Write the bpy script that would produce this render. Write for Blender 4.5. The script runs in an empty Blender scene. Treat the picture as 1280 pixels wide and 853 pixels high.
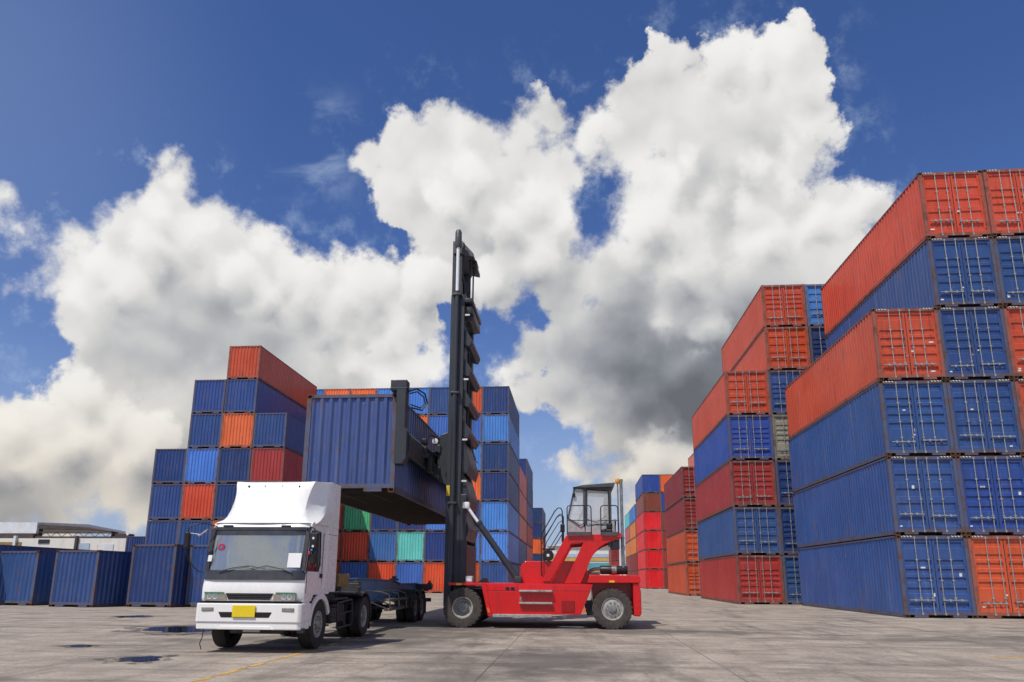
import bpy, bmesh, math, random
from mathutils import Vector, Matrix
R = math.radians
PI = math.pi
random.seed(7)
S = bpy.context.scene
COL = S.collection

# ------------------------------------------------------------------ camera
CAM_H = 1.29
F_PX, CX, CY = 910.0, 640.0, 512.0          # the photograph is 1280 x 853
YAW, PITCH, ROLL = R(-4.95), R(13.05), R(0.35)
fw = Vector((math.sin(YAW)*math.cos(PITCH), math.cos(YAW)*math.cos(PITCH), math.sin(PITCH)))
rt = Vector((math.cos(YAW), -math.sin(YAW), 0)); up = rt.cross(fw)
r2 = rt*math.cos(ROLL) + up*math.sin(ROLL); u2 = r2.cross(fw)
cam = bpy.data.cameras.new('camera'); camo = bpy.data.objects.new('camera', cam); COL.objects.link(camo)
camo.matrix_world = Matrix(((r2.x, u2.x, -fw.x, 0), (r2.y, u2.y, -fw.y, 0), (r2.z, u2.z, -fw.z, CAM_H), (0, 0, 0, 1)))
cam.sensor_width = 36; cam.lens = F_PX/1280*36
cam.shift_y = (CY-426.5)/1280
cam.clip_start = 0.1; cam.clip_end = 3000
S.camera = camo
S.view_settings.view_transform = 'Standard'; S.view_settings.look = 'None'
S.view_settings.exposure = 0.0; S.view_settings.gamma = 1
S.cycles.use_denoising = True
S.cycles.use_adaptive_sampling = True; S.cycles.adaptive_threshold = 0.015
S.cycles.max_bounces = 6; S.cycles.diffuse_bounces = 3; S.cycles.glossy_bounces = 3
S.cycles.transmission_bounces = 4; S.cycles.transparent_max_bounces = 6
S.cycles.sample_clamp_indirect = 8

def ray(u, v):
    return r2*((u-CX)/F_PX) + u2*((CY-v)/F_PX) + fw

# ------------------------------------------------------------------ node helpers
class NT:
    def __init__(s, tree):
        s.t = tree; s.n = tree.nodes; s.l = tree.links
    def node(s, typ, **kw):
        n = s.n.new(typ)
        for k, v in kw.items(): setattr(n, k, v)
        return n
    def set(s, sock, v):
        if isinstance(v, bpy.types.NodeSocket): s.l.new(v, sock)
        elif v is not None: sock.default_value = v
    def math(s, op, a, b=None, c=None, clamp=False):
        n = s.n.new('ShaderNodeMath'); n.operation = op; n.use_clamp = clamp
        for i, v in enumerate((a, b, c)):
            if v is not None: s.set(n.inputs[i], v)
        return n.outputs[0]
    def vmath(s, op, a, b=None, out=0, scale=None):
        n = s.n.new('ShaderNodeVectorMath'); n.operation = op
        s.set(n.inputs[0], a)
        if b is not None: s.set(n.inputs[1], b)
        if scale is not None: s.set(n.inputs['Scale'], scale)
        return n.outputs[out]
    def noise(s, vec, scale, detail=4, rough=0.55, typ='FBM', dim='3D', lac=2.0, dist=0.0, norm=True):
        n = s.n.new('ShaderNodeTexNoise'); n.noise_dimensions = dim; n.noise_type = typ
        if typ == 'FBM': n.normalize = norm
        if vec is not None: s.set(n.inputs['Vector'], vec)
        n.inputs['Scale'].default_value = scale; n.inputs['Detail'].default_value = detail
        n.inputs['Roughness'].default_value = rough; n.inputs['Lacunarity'].default_value = lac
        n.inputs['Distortion'].default_value = dist
        return n.outputs[0]
    def smooth(s, v, a, b, lo=0.0, hi=1.0):
        n = s.n.new('ShaderNodeMapRange'); n.interpolation_type = 'SMOOTHSTEP'
        s.set(n.inputs[0], v); s.set(n.inputs[1], a); s.set(n.inputs[2], b); s.set(n.inputs[3], lo); s.set(n.inputs[4], hi)
        return n.outputs[0]
    def lin(s, v, a, b, lo=0.0, hi=1.0):
        n = s.n.new('ShaderNodeMapRange')
        s.set(n.inputs[0], v); s.set(n.inputs[1], a); s.set(n.inputs[2], b); s.set(n.inputs[3], lo); s.set(n.inputs[4], hi)
        return n.outputs[0]
    def mix(s, fac, a, b, mode='MIX'):
        n = s.n.new('ShaderNodeMix'); n.data_type = 'RGBA'; n.blend_type = mode
        s.set(n.inputs[0], fac)
        for i, v in ((6, a), (7, b)):
            if isinstance(v, (tuple, list)) and len(v) == 3: v = (*v, 1)
            s.set(n.inputs[i], v)
        return n.outputs[2]
    def mapping(s, vec, scale=(1, 1, 1), loc=(0, 0, 0), rot=(0, 0, 0)):
        n = s.n.new('ShaderNodeMapping'); s.set(n.inputs[0], vec)
        n.inputs[1].default_value = loc; n.inputs[2].default_value = rot; n.inputs[3].default_value = scale
        return n.outputs[0]
    def comb(s, x, y, z):
        n = s.n.new('ShaderNodeCombineXYZ')
        for i, v in enumerate((x, y, z)): s.set(n.inputs[i], v)
        return n.outputs[0]
    def sep(s, v):
        n = s.n.new('ShaderNodeSeparateXYZ'); s.set(n.inputs[0], v); return n.outputs

def srgb(r, g, b):
    f = lambda c: (c/255/12.92) if c/255 <= 0.04045 else ((c/255+0.055)/1.055)**2.4
    return (f(r), f(g), f(b))
# ------------------------------------------------------------------ mesh builder
class MB:
    """collects boxes, prisms, tubes... and links them as ONE mesh object"""
    def __init__(s): s.v = []; s.f = []; s.m = []; s.sm = []
    def add(s, vs, fs, mi=0, smooth=False):
        o = len(s.v); s.v += [tuple(v) for v in vs]
        for f in fs: s.f.append(tuple(i+o for i in f)); s.m.append(mi); s.sm.append(smooth)
        return s
    def box(s, x0, x1, y0, y1, z0, z1, mi=0):
        x0, x1 = sorted((x0, x1)); y0, y1 = sorted((y0, y1)); z0, z1 = sorted((z0, z1))
        vs = [(x0,y0,z0),(x1,y0,z0),(x1,y1,z0),(x0,y1,z0),(x0,y0,z1),(x1,y0,z1),(x1,y1,z1),(x0,y1,z1)]
        return s.add(vs, [(0,3,2,1),(4,5,6,7),(0,1,5,4),(1,2,6,5),(2,3,7,6),(3,0,4,7)], mi)
    def cbox(s, x0, x1, y0, y1, z0, z1, c=0.02, mi=0):
        """box with chamfered edges"""
        x0, x1 = sorted((x0, x1)); y0, y1 = sorted((y0, y1)); z0, z1 = sorted((z0, z1))
        bm = bmesh.new(); bmesh.ops.create_cube(bm, size=1)
        for v in bm.verts:
            v.co = Vector(((x0+x1)/2+v.co.x*(x1-x0), (y0+y1)/2+v.co.y*(y1-y0), (z0+z1)/2+v.co.z*(z1-z0)))
        bmesh.ops.bevel(bm, geom=bm.edges[:], offset=min(c, .45*min(x1-x0, y1-y0, z1-z0)), segments=2, affect='EDGES', profile=0.5)
        return s.bm(bm, mi)
    def bm(s, bm, mi=0, smooth=False):
        bm.verts.index_update()
        s.add([v.co[:] for v in bm.verts], [[v.index for v in f.verts] for f in bm.faces], mi, smooth); bm.free(); return s
    def prism(s, pts, a, b, axis='y', mi=0, chamfer=0.0):
        """closed 2D outline swept from a to b along an axis (outline in the two other axes, in x,y,z order)"""
        def P(p, t):
            return {'x': (t, p[0], p[1]), 'y': (p[0], t, p[1]), 'z': (p[0], p[1], t)}[axis]
        bm = bmesh.new()
        lo = [bm.verts.new(P(p, a)) for p in pts]; hi = [bm.verts.new(P(p, b)) for p in pts]
        k = len(pts)
        bm.faces.new(lo); bm.faces.new(hi[::-1])
        for i in range(k): bm.faces.new((lo[i], hi[i], hi[(i+1) % k], lo[(i+1) % k]))
        bmesh.ops.recalc_face_normals(bm, faces=bm.faces[:])
        if chamfer: bmesh.ops.bevel(bm, geom=[e for e in bm.edges if e.calc_face_angle(0) > 0.5], offset=chamfer, segments=2, affect='EDGES', profile=0.5)
        return s.bm(bm, mi)
    def bowed(s, pts, hw, bow, y_lim=0.5, mi=0, chamfer=0.0):
        """outline in (y, z) swept across x with its front pulled back towards both sides (rounded nose)"""
        xs = [-1, -.985, -.95, -.90, -.84, -.76, -.6, 0, .6, .76, .84, .90, .95, .985, 1]; k = len(pts); vs = []
        for q in xs:
            sh = bow*max(0.0, (abs(q)-.70)/.30)**2.2
            e = 1-.035*max(0.0, (abs(q)-.95)/.05)**2 if chamfer else 1
            zm = sum(p[1] for p in pts)/k
            for (y, z) in pts: vs.append((q*hw, y+sh*max(0.0, min(1.0, (y_lim-y)/(y_lim*.8))), zm+(z-zm)*e))
        fs = [(j*k+i, j*k+(i+1) % k, (j+1)*k+(i+1) % k, (j+1)*k+i) for j in range(len(xs)-1) for i in range(k)]
        bm = bmesh.new(); bv = [bm.verts.new(v) for v in vs]
        for f in fs: bm.faces.new([bv[i] for i in f])
        bm.faces.new(bv[:k]); bm.faces.new(bv[-k:][::-1]); bmesh.ops.recalc_face_normals(bm, faces=bm.faces[:])
        return s.bm(bm, mi, True)
    def tube(s, pts, r, k=8, mi=0, r1=None, caps=True):
        pts = [Vector(p) for p in pts]; N = len(pts); vs = []; fs = []
        prev = None
        for i, p in enumerate(pts):
            t = (pts[min(i+1, N-1)]-pts[max(i-1, 0)]).normalized()
            if prev is None:
                a = t.cross(Vector((0, 0, 1)));
                if a.length < 1e-3: a = t.cross(Vector((1, 0, 0)))
            else: a = prev - t*prev.dot(t)
            a.normalize(); b = t.cross(a); prev = a
            rr = r if r1 is None else r+(r1-r)*i/(N-1)
            for j in range(k):
                w = 2*PI*j/k; vs.append(p+(a*math.cos(w)+b*math.sin(w))*rr)
        for i in range(N-1):
            for j in range(k):
                fs.append((i*k+j, i*k+(j+1) % k, (i+1)*k+(j+1) % k, (i+1)*k+j))
        s.add(vs, fs, mi, True)
        if caps:
            s.add(vs[:k], [tuple(range(k))[::-1]], mi); s.add(vs[-k:], [tuple(range(k))], mi)
        return s
    def lathe(s, prof, c, axis='y', k=32, mi=0, smooth=True):
        """profile [(radius, along)] turned about an axis through c"""
        c = Vector(c); vs = []; fs = []; N = len(prof)
        for (r, t) in prof:
            for j in range(k):
                w = 2*PI*j/k; a, b = r*math.cos(w), r*math.sin(w)
                vs.append(c+Vector({'y': (a, t, b), 'x': (t, a, b), 'z': (a, b, t)}[axis]))
        for i in range(N-1):
            for j in range(k): fs.append((i*k+j, i*k+(j+1) % k, (i+1)*k+(j+1) % k, (i+1)*k+j))
        bm = bmesh.new(); bv = [bm.verts.new(v) for v in vs]
        for f in fs:
            try: bm.faces.new([bv[i] for i in f])
            except ValueError: pass
        bmesh.ops.remove_doubles(bm, verts=bm.verts[:], dist=1e-5)
        bmesh.ops.recalc_face_normals(bm, faces=bm.faces[:])
        return s.bm(bm, mi, smooth)
    def mesh(s, name, mats):
        me = bpy.data.meshes.new(name); me.from_pydata(s.v, [], s.f)
        for m in (mats if isinstance(mats, (list, tuple)) else [mats]): me.materials.append(m)
        me.polygons.foreach_set('material_index', s.m); me.polygons.foreach_set('use_smooth', s.sm)
        if any(s.sm):
            me.validate(); me.update()
            try: me.set_sharp_from_angle(angle=R(38))
            except Exception: pass
        me.update(); return me
    def build(s, name, mats, parent=None, color=None, loc=None):
        return link(name, s.mesh(name, mats), parent, color, loc)

def link(name, me, parent=None, color=None, loc=None, rotz=0.0):
    o = bpy.data.objects.new(name, me); COL.objects.link(o)
    if parent is not None: o.parent = parent
    if color is not None: o.color = (*color, 1)
    if loc is not None: o.location = loc
    if rotz: o.rotation_euler = (0, 0, rotz)
    return o
def thing(name, label, cat, loc=(0, 0, 0), rotz=0.0, group=None, color=None):
    o = link(name, None, None, color, loc, rotz); tag(o, label, cat, group); return o
def tag(o, label, cat, group=None):
    o['label'] = label; o['category'] = cat
    if group: o['group'] = group
    return o
def arc(cx, cz, r, a0, a1, n=12):
    return [(cx+r*math.cos(R(a0+(a1-a0)*i/n)), cz+r*math.sin(R(a0+(a1-a0)*i/n))) for i in range(n+1)]
# ------------------------------------------------------------------ sun and sky
SUN_DIR = Vector((-0.30, -0.44, 0.85)).normalized()       # towards the sun: high, behind the camera, a little left
sun = bpy.data.lights.new('sun', 'SUN'); suno = bpy.data.objects.new('sun', sun); COL.objects.link(suno)
sun.energy = 3.9; sun.angle = R(0.6); sun.color = (1.0, 0.955, 0.88)
suno.rotation_euler = (-SUN_DIR).to_track_quat('-Z', 'Y').to_euler(); suno.location = (-20, -30, 60)

# cumulus layout: puffs given as compass bearing / elevation, from where they stand in the sky
PUFFS = [  # right-hand towering cloud
 (381,369,52),(455,360,46),(520,358,40),(487,415,52),(405,400,46),(465,385,42),(900,82,44),(943,80,40),(818,281,60),(748,165,46),(1072,258,40),(1012,158,40),(660,440,34),
 (985,78,52),(1008,120,50),(960,120,46),(925,120,38),(872,88,42),(830,92,46),(800,130,52),(790,175,60),(850,150,70),(905,175,76),(970,190,80),(1020,185,46),(1025,240,48),
 (690,150,44),(650,175,46),(604,185,50),(548,180,52),(500,180,46),(468,205,34),(520,240,60),(585,255,66),(655,225,62),(700,205,46),
 (540,300,48),(610,325,66),(572,338,38),(640,375,40),(690,300,52),
 (800,245,50),(855,235,80),(925,265,90),(1000,300,74),(1050,285,42),(1092,268,36),(705,360,60),(790,350,76),(880,340,100),(975,360,90),(1040,345,60),
 (735,165,40),(745,195,26),(922,85,40),(735,435,62),(800,440,90),(890,440,96),(960,430,70),(715,500,40),(790,510,70),(870,510,80),(660,440,30),
 (640,470,30),(660,500,24),
 (470,500,60),(900,560,70),(960,560,80),(1040,420,60),(1090,480,80),(1000,500,80),(820,575,52),(820,650,60),(900,640,60),(760,640,30),(780,590,36),(860,600,50),(700,575,28),(735,590,28),
 # left-hand cloud
 (224,212,38),(208,238,40),(160,258,26),(212,275,50),(150,290,44),(265,285,50),(100,305,44),(325,300,36),(348,330,36),(290,330,60),(190,350,90),(100,350,62),(280,385,84),(60,345,28),(345,385,50),
 (402,345,36),(430,330,22),(470,342,38),(430,385,54),(490,385,48),(520,405,40),(540,450,34),(160,430,88),(260,450,96),(345,450,80),(430,450,60),(500,462,50),
 (90,385,40),(130,420,50),
 # low cloud bank
 (40,520,50),(95,500,46),(130,515,50),(5,540,60),(140,570,80),(60,590,90),(200,600,90),(-40,590,90),(300,560,120),(-30,650,60),(60,670,50),(430,560,100),
 (15,245,36),(-5,262,42),(28,285,30),(48,268,22),(4,372,26),(5,318,28),(-10,420,18),
]
FRONT = [ # nearer billows standing in front of the main mass
 (856,205,26),(835,228,34),(808,262,38),(798,305,38),(842,285,50),(885,245,32),(850,340,60),(952,212,28),(978,236,38),(932,255,34),(958,300,56),(1012,272,42),
 (1013,142,28),(1032,168,26),(995,184,30),(1022,205,34),(985,68,34),(962,92,30),(1000,100,34),(858,378,28),(832,398,32),(882,404,40),
 (665,250,34),(640,285,40),(695,275,30),(660,330,50),(620,350,40),(585,225,34),(560,250,36),
 (100,492,38),(60,506,38),(20,530,42),(140,522,36),(180,560,50),(90,552,66),(30,580,50),(381,369,52),(459,358,46),(528,358,42),(487,415,52),(900,82,44),(943,80,40),(818,281,60),(748,165,46),(1072,258,44),(1012,158,40),(405,400,46),(480,425,46),(380,372,44),(465,380,40),(475,435,32),(445,455,36),(510,455,34),(545,475,26),(590,480,36),(630,478,26),(480,480,50),
 (325,312,28),(345,338,32),(300,335,36),(330,365,40),(403,332,26),(428,366,40),(470,368,32),(440,400,36),(215,225,24),(205,262,34),(235,290,34),(195,310,44),(120,325,36),(150,350,44),(95,365,34),
 (900,100,30),(820,570,36),(855,590,40),(790,592,26)]
# greyer, shaded parts of the cloud (self-shadowed bases) and bright billows, same coordinates
GREY = [(860,500,180,1.05),(780,455,130,.9),(690,430,110,.55),(830,370,90,.40),(930,440,120,.7),(780,540,100,.7),(560,370,80,.25),(640,320,80,.25),(890,230,90,.28),(930,170,60,.2),
        (230,420,120,.20),(330,440,110,.26),(180,480,110,.24),(70,615,120,.40),(230,580,150,.38),(400,540,120,.5),(20,630,90,.7),(200,350,70,.15),(560,290,70,.15)]
BRIGHT = [(985,85,70,.5),(830,100,70,.4),(830,290,70,.5),(985,290,60,.45),(930,330,60,.3),(860,400,50,.5),(60,520,80,.6),(120,520,60,.4),(470,440,60,.55),(420,340,60,.4),(230,220,60,.5),(120,310,70,.4),(820,570,50,.6),(520,180,60,.35)]

def azel(u, v):
    d = ray(u, v).normalized()
    return Vector((math.atan2(d.x, d.y), math.asin(d.z), 0))
def blob(u, v, r):
    c = azel(u, v); e = azel(u, v-r); w = azel(u+r, v)
    return c, ((e-c).length + (w-c).length)/2

W = bpy.data.worlds.new('World'); S.world = W; W.use_nodes = True
n = NT(W.node_tree); n.n.clear()
out = n.node('ShaderNodeOutputWorld'); bg = n.node('ShaderNodeBackground')
sky = n.node('ShaderNodeTexSky', sky_type='NISHITA')
sky.sun_disc = False; sky.sun_elevation = math.asin(SUN_DIR.z); sky.sun_rotation = math.atan2(SUN_DIR.x, SUN_DIR.y)
sky.altitude = 0; sky.air_density = 1.0; sky.dust_density = 0.6; sky.ozone_density = 2.5
tc = n.node('ShaderNodeTexCoord'); d = n.vmath('NORMALIZE', tc.outputs['Generated'])
x, y, z = n.sep(d)
az = n.math('ARCTAN2', x, y); el = n.math('ARCSINE', z)
p0 = n.comb(az, el, 0.0)
# warp the layout with noise so that no outline is a circle
wv = n.node('ShaderNodeTexNoise'); n.set(wv.inputs['Vector'], d); wv.inputs['Scale'].default_value = 15; wv.inputs['Detail'].default_value = 4; wv.inputs['Roughness'].default_value = 0.6
warp = n.vmath('SUBTRACT', wv.outputs['Color'], (0.5, 0.5, 0.5))
warp = n.vmath('MULTIPLY', warp, (0.050, 0.050, 0.0))
p = n.vmath('ADD', p0, warp)
def field(lst, k, p):
    D = None
    for (u, v, r) in lst:
        c, rr = blob(u, v, r)
        t = n.math('MULTIPLY_ADD', n.vmath('DISTANCE', p, tuple(c), out=1), -1.0, rr)    # radians inside the edge
        D = t if D is None else n.math('SMOOTH_MAX', D, t, k)
    return D
LSTEP = (-0.012, 0.030, 0.0); pl = n.vmath('ADD', p, LSTEP)          # a step up and towards the sun
D = field(PUFFS, 0.040, p); DF = field(FRONT, 0.016, p); DFL = field(FRONT, 0.010, pl)
def soft(lst):
    tot = None
    for (u, v, r, k) in lst:
        c, rr = blob(u, v, r)
        dist = n.vmath('DISTANCE', p, tuple(c), out=1)
        t = n.smooth(dist, rr*1.25, 0.0, 0.0, k)
        tot = t if tot is None else n.math('MAXIMUM', tot, t)
    return tot
grey = soft(GREY); brite = soft(BRIGHT)
# billows: two evaluations of the same puffy field, the second a step towards the light
def billow(vec, scale, det):
    vo = n.node('ShaderNodeTexVoronoi', feature='SMOOTH_F1', voronoi_dimensions='3D', normalize=True)
    n.set(vo.inputs['Vector'], vec); vo.inputs['Scale'].default_value = scale; vo.inputs['Detail'].default_value = det
    vo.inputs['Roughness'].default_value = 0.42; vo.inputs['Lacunarity'].default_value = 2.4; vo.inputs['Smoothness'].default_value = 0.6
    return n.math('SUBTRACT', 1.0, vo.outputs['Distance'])
dw = n.vmath('ADD', d, n.vmath('MULTIPLY', warp, (1.0, 1.0, 1.0)))
b1 = billow(dw, 8.5, 1.0)
b2 = billow(n.vmath('ADD', dw, (-0.014, 0.0, 0.026)), 8.5, 1.0)
b3 = billow(dw, 27, 1.0)
fb = n.noise(d, 24, 7, 0.66)
fb2 = n.noise(d, 5, 2, 0.5)
edge = n.math('ADD', n.math('MULTIPLY', n.math('SUBTRACT', b1, 0.62), 0.07), n.math('MULTIPLY', n.math('SUBTRACT', fb, 0.5), 0.050))
edge = n.math('ADD', edge, n.math('MULTIPLY', n.math('SUBTRACT', b3, 0.62), 0.045))
Dd = n.math('SUBTRACT', n.math('ADD', D, edge), 0.018)
soften = n.lin(fb2, 0.4, 0.65, 0.006, 0.028)
alpha = n.smooth(Dd, 0.0, soften)
Df = n.math('SUBTRACT', n.math('ADD', DF, n.math('MULTIPLY', edge, 0.9)), 0.007)
alphaf = n.math('MULTIPLY', n.smooth(Df, 0.0, n.math('MULTIPLY_ADD', soften, 0.8, 0.012)), alpha)
# veil of thin cloud and a little cirrus
cir = n.noise(n.mapping(d, (5, 5, 11), rot=(0.3, 0.5, 0.2)), 1.6, 7, 0.6, dist=0.7)
c0, rr0 = blob(400, 190, 90)
cm = n.smooth(n.vmath('DISTANCE', p0, tuple(c0), out=1), rr0*1.1, 0.0)
c1, rr1 = blob(-60, 90, 420)
cm1 = n.smooth(n.vmath('DISTANCE', p0, tuple(c1), out=1), rr1*1.2, 0.0)
veil = n.math('MULTIPLY', n.smooth(cir, 0.48, 0.75, 0.0, 0.55), cm)
veil = n.math('MAXIMUM', veil, n.math('MULTIPLY', cm1, 0.12))
veil = n.math('MAXIMUM', veil, n.math('MULTIPLY', n.smooth(Dd, -0.07, 0.01, 0.0, 0.30), n.smooth(fb, 0.48, 0.75)))
# elsewhere round the compass: unseen broken cloud, cover and brightness set for fill light
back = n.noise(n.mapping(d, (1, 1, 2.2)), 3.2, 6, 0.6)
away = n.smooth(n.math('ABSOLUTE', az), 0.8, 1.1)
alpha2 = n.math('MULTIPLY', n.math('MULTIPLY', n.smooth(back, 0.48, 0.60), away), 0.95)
# light on the cloud
relief = n.math('ADD', n.math('MULTIPLY', n.math('SUBTRACT', b1, b2), 0.9), n.math('MULTIPLY', n.math('SUBTRACT', b3, 0.62), 0.34))
fine = n.math('ADD', n.math('MULTIPLY', n.math('SUBTRACT', fb, 0.5), 0.17), n.math('MULTIPLY', n.math('SUBTRACT', fb2, 0.5), 0.15))
shape = n.math('ADD', relief, fine)
shape = n.math('ADD', shape, n.math('MULTIPLY', brite, 0.08))
def light(dd, reach, top, drop, gk, D0, D1, rk):
    l = n.math('ADD', n.math('MULTIPLY_ADD', n.smooth(dd, 0.0, reach), -drop, top), shape)
    if D1 is not None: l = n.math('ADD', l, n.math('MULTIPLY', n.math('MULTIPLY', n.math('SUBTRACT', D0, D1), 1/0.0323), rk))
    l = n.math('SUBTRACT', l, n.math('MULTIPLY', grey, gk))
    return n.math('MAXIMUM', n.smooth(l, -0.15, 1.25, 0.0, 1.08), 0.26)
lum_b = light(Dd, 0.10, 0.92, 0.19, 0.50, None, None, 0)
lum_f = light(Df, 0.075, 0.93, 0.17, 0.40, DF, DFL, 0.25)
lum = n.math('ADD', n.math('MULTIPLY', lum_b, n.math('SUBTRACT', 1.0, alphaf)), n.math('MULTIPLY', lum_f, alphaf))
warm = n.smooth(el, 0.30, 0.04)
tint_l = n.mix(warm, (1.0, 0.99, 0.97), (1.0, 0.92, 0.80))
tint_d = n.mix(warm, (0.80, 0.86, 0.98), (0.86, 0.88, 0.94))
ctint = n.mix(n.smooth(lum, 0.25, 0.95), tint_d, tint_l)
ccol = n.vmath('SCALE', ctint, scale=n.math('POWER', lum, 1.15))
ccol = n.vmath('SCALE', ccol, scale=8.2)
# deep clear blue (the picture's polarised look): the sky texture graded
hs = n.node('ShaderNodeHueSaturation'); n.set(hs.inputs['Color'], sky.outputs[0]); hs.inputs['Saturation'].default_value = 1.22; hs.inputs['Value'].default_value = 1.0
skyc = n.mix(1.0, hs.outputs[0], (1.02, 0.88, 1.10), 'MULTIPLY')
hz = n.smooth(el, 0.34, 0.0, 0.0, 0.75)
skyc = n.mix(hz, skyc, (3.2, 4.4, 6.4))
veilc = n.mix(n.math('MINIMUM', veil, 1.0), skyc, (5.4, 6.6, 8.2))
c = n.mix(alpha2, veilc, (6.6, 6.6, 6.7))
c = n.mix(alpha, c, ccol)
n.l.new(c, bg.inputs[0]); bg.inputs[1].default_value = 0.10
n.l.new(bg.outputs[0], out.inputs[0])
W.cycles.sampling_method = 'NONE'
S.cycles.adaptive_min_samples = 12
# ------------------------------------------------------------------ materials
def new_mat(name):
    m = bpy.data.materials.new(name); m.use_nodes = True
    t = NT(m.node_tree); b = t.n['Principled BSDF']
    return m, t, b
def objcoord(t):
    return t.node('ShaderNodeTexCoord').outputs['Object']
def painted(name, base=None, rough=0.45, dirt=0.35, dirtcol=(0.09, 0.07, 0.055), rust=0.0, metal=0.0, scale=1.0, coat=0.0, dents=0.0, fade=0.12):
    """weathered paint; base None = the object's own colour"""
    m, t, b = new_mat(name); co = objcoord(t)
    oi = t.node('ShaderNodeObjectInfo')
    col = oi.outputs['Color'] if base is None else None
    off = t.vmath('ADD', co, t.comb(t.math('MULTIPLY', oi.outputs['Random'], 37.0), t.math('MULTIPLY', oi.outputs['Random'], 11.0), 0.0))
    n1 = t.noise(off, 1.3*scale, 5, 0.6); n2 = t.noise(t.mapping(off, (5*scale, 5*scale, 0.5*scale)), 1.0, 4, 0.6); n3 = t.noise(off, 9*scale, 5, 0.65)
    c = t.mix(t.smooth(n1, 0.35, 0.75, 0.0, fade), col if col else base, (0.5, 0.5, 0.5))
    c = t.mix(t.math('MULTIPLY', t.smooth(n2, 0.48, 0.75), dirt), c, dirtcol)
    if rust:
        c = t.mix(t.smooth(t.math('ADD', n3, t.math('MULTIPLY', n1, 0.4)), 0.92-rust, 1.0-rust*0.8), c, (0.13, 0.05, 0.022))
    t.set(b.inputs['Base Color'], c)
    t.set(b.inputs['Roughness'], t.lin(n3, 0.3, 0.7, max(rough-0.1, 0.05), min(rough+0.12, 1)))
    b.inputs['Metallic'].default_value = metal
    if coat: b.inputs['Coat Weight'].default_value = coat; b.inputs['Coat Roughness'].default_value = 0.16
    if dents:
        bp = t.node('ShaderNodeBump'); bp.inputs['Strength'].default_value = dents; bp.inputs['Distance'].default_value = 0.02
        t.set(bp.inputs['Height'], t.noise(off, 2.2*scale, 3, 0.5)); t.l.new(bp.outputs[0], b.inputs['Normal'])
    return m

def container_paint():
    m, t, b = new_mat('container_paint'); co = objcoord(t)
    oi = t.node('ShaderNodeObjectInfo'); base = oi.outputs['Color']; rnd = oi.outputs['Random']
    off = t.vmath('ADD', co, t.comb(t.math('MULTIPLY', rnd, 57.0), t.math('MULTIPLY', rnd, 23.0), t.math('MULTIPLY', rnd, 5.0)))
    big = t.noise(off, 0.45, 4, 0.6)
    streak = t.noise(t.mapping(off, (6, 6, 0.35)), 1.0, 5, 0.65)
    mid = t.noise(off, 3.5, 5, 0.62); fine = t.noise(off, 22, 4, 0.6)
    hs = t.node('ShaderNodeHueSaturation'); t.set(hs.inputs['Color'], base)
    hs.inputs['Saturation'].default_value = 0.97; hs.inputs['Value'].default_value = 1.28
    c = t.mix(t.smooth(big, 0.38, 0.68, 0.0, 0.55), base, hs.outputs[0])                    # sun-bleached patches
    c = t.mix(t.smooth(streak, 0.52, 0.76, 0.0, 0.40), c, t.mix(0.40, hs.outputs[0], (0.30, 0.30, 0.30)))  # chalky runs
    c = t.mix(t.smooth(streak, 0.45, 0.28, 0.0, 0.45), c, (0.030, 0.026, 0.024))             # grime runs
    patchn = t.noise(off, 0.9, 3, 0.5)
    run = t.noise(t.mapping(off, (9, 9, 0.5)), 1.0, 3, 0.6)
    c = t.mix(t.math('MULTIPLY', t.math('MULTIPLY', t.smooth(patchn, 0.56, 0.68), t.smooth(run, 0.52, 0.66)), 0.65), c, (0.14, 0.070, 0.042))   # rust runs
    # scuffs and rust blisters
    sc = t.math('MULTIPLY', t.smooth(mid, 0.61, 0.68), t.smooth(fine, 0.46, 0.56))
    c = t.mix(t.math('MULTIPLY', sc, 0.75), c, (0.16, 0.075, 0.04))
    ch = t.math('MULTIPLY', t.smooth(t.noise(t.mapping(off, (3, 3, 9)), 2.0, 4, 0.7), 0.70, 0.73), 0.55)
    c = t.mix(ch, c, (0.55, 0.55, 0.52))
    t.set(b.inputs['Base Color'], c)
    t.set(b.inputs['Roughness'], t.lin(mid, 0.3, 0.7, 0.30, 0.50))
    b.inputs['Specular IOR Level'].default_value = 0.5
    b.inputs['Coat Weight'].default_value = 0.18; b.inputs['Coat Roughness'].default_value = 0.22
    bp = t.node('ShaderNodeBump'); bp.inputs['Strength'].default_value = 0.35; bp.inputs['Distance'].default_value = 0.03
    t.set(bp.inputs['Height'], t.noise(off, 1.6, 3, 0.5)); t.l.new(bp.outputs[0], b.inputs['Normal'])
    return m
def container_frame():
    m, t, b = new_mat('container_frame'); co = objcoord(t)
    oi = t.node('ShaderNodeObjectInfo'); base = oi.outputs['Color']; rnd = oi.outputs['Random']
    off = t.vmath('ADD', co, t.comb(t.math('MULTIPLY', rnd, 41.0), t.math('MULTIPLY', rnd, 13.0), t.math('MULTIPLY', rnd, 7.0)))
    mid = t.noise(off, 2.2, 5, 0.65); fine = t.noise(off, 16, 4, 0.6)
    worn = t.mix(0.5, base, (0.12, 0.115, 0.108))
    rust = t.mix(t.smooth(fine, 0.35, 0.65), (0.060, 0.032, 0.020), (0.145, 0.068, 0.036))
    c = t.mix(t.smooth(t.math('MULTIPLY_ADD', fine, 0.35, mid), 0.62, 0.82, 0.08, 0.85), worn, rust)
    t.set(b.inputs['Base Color'], c); b.inputs['Roughness'].default_value = 0.7
    return m
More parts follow.
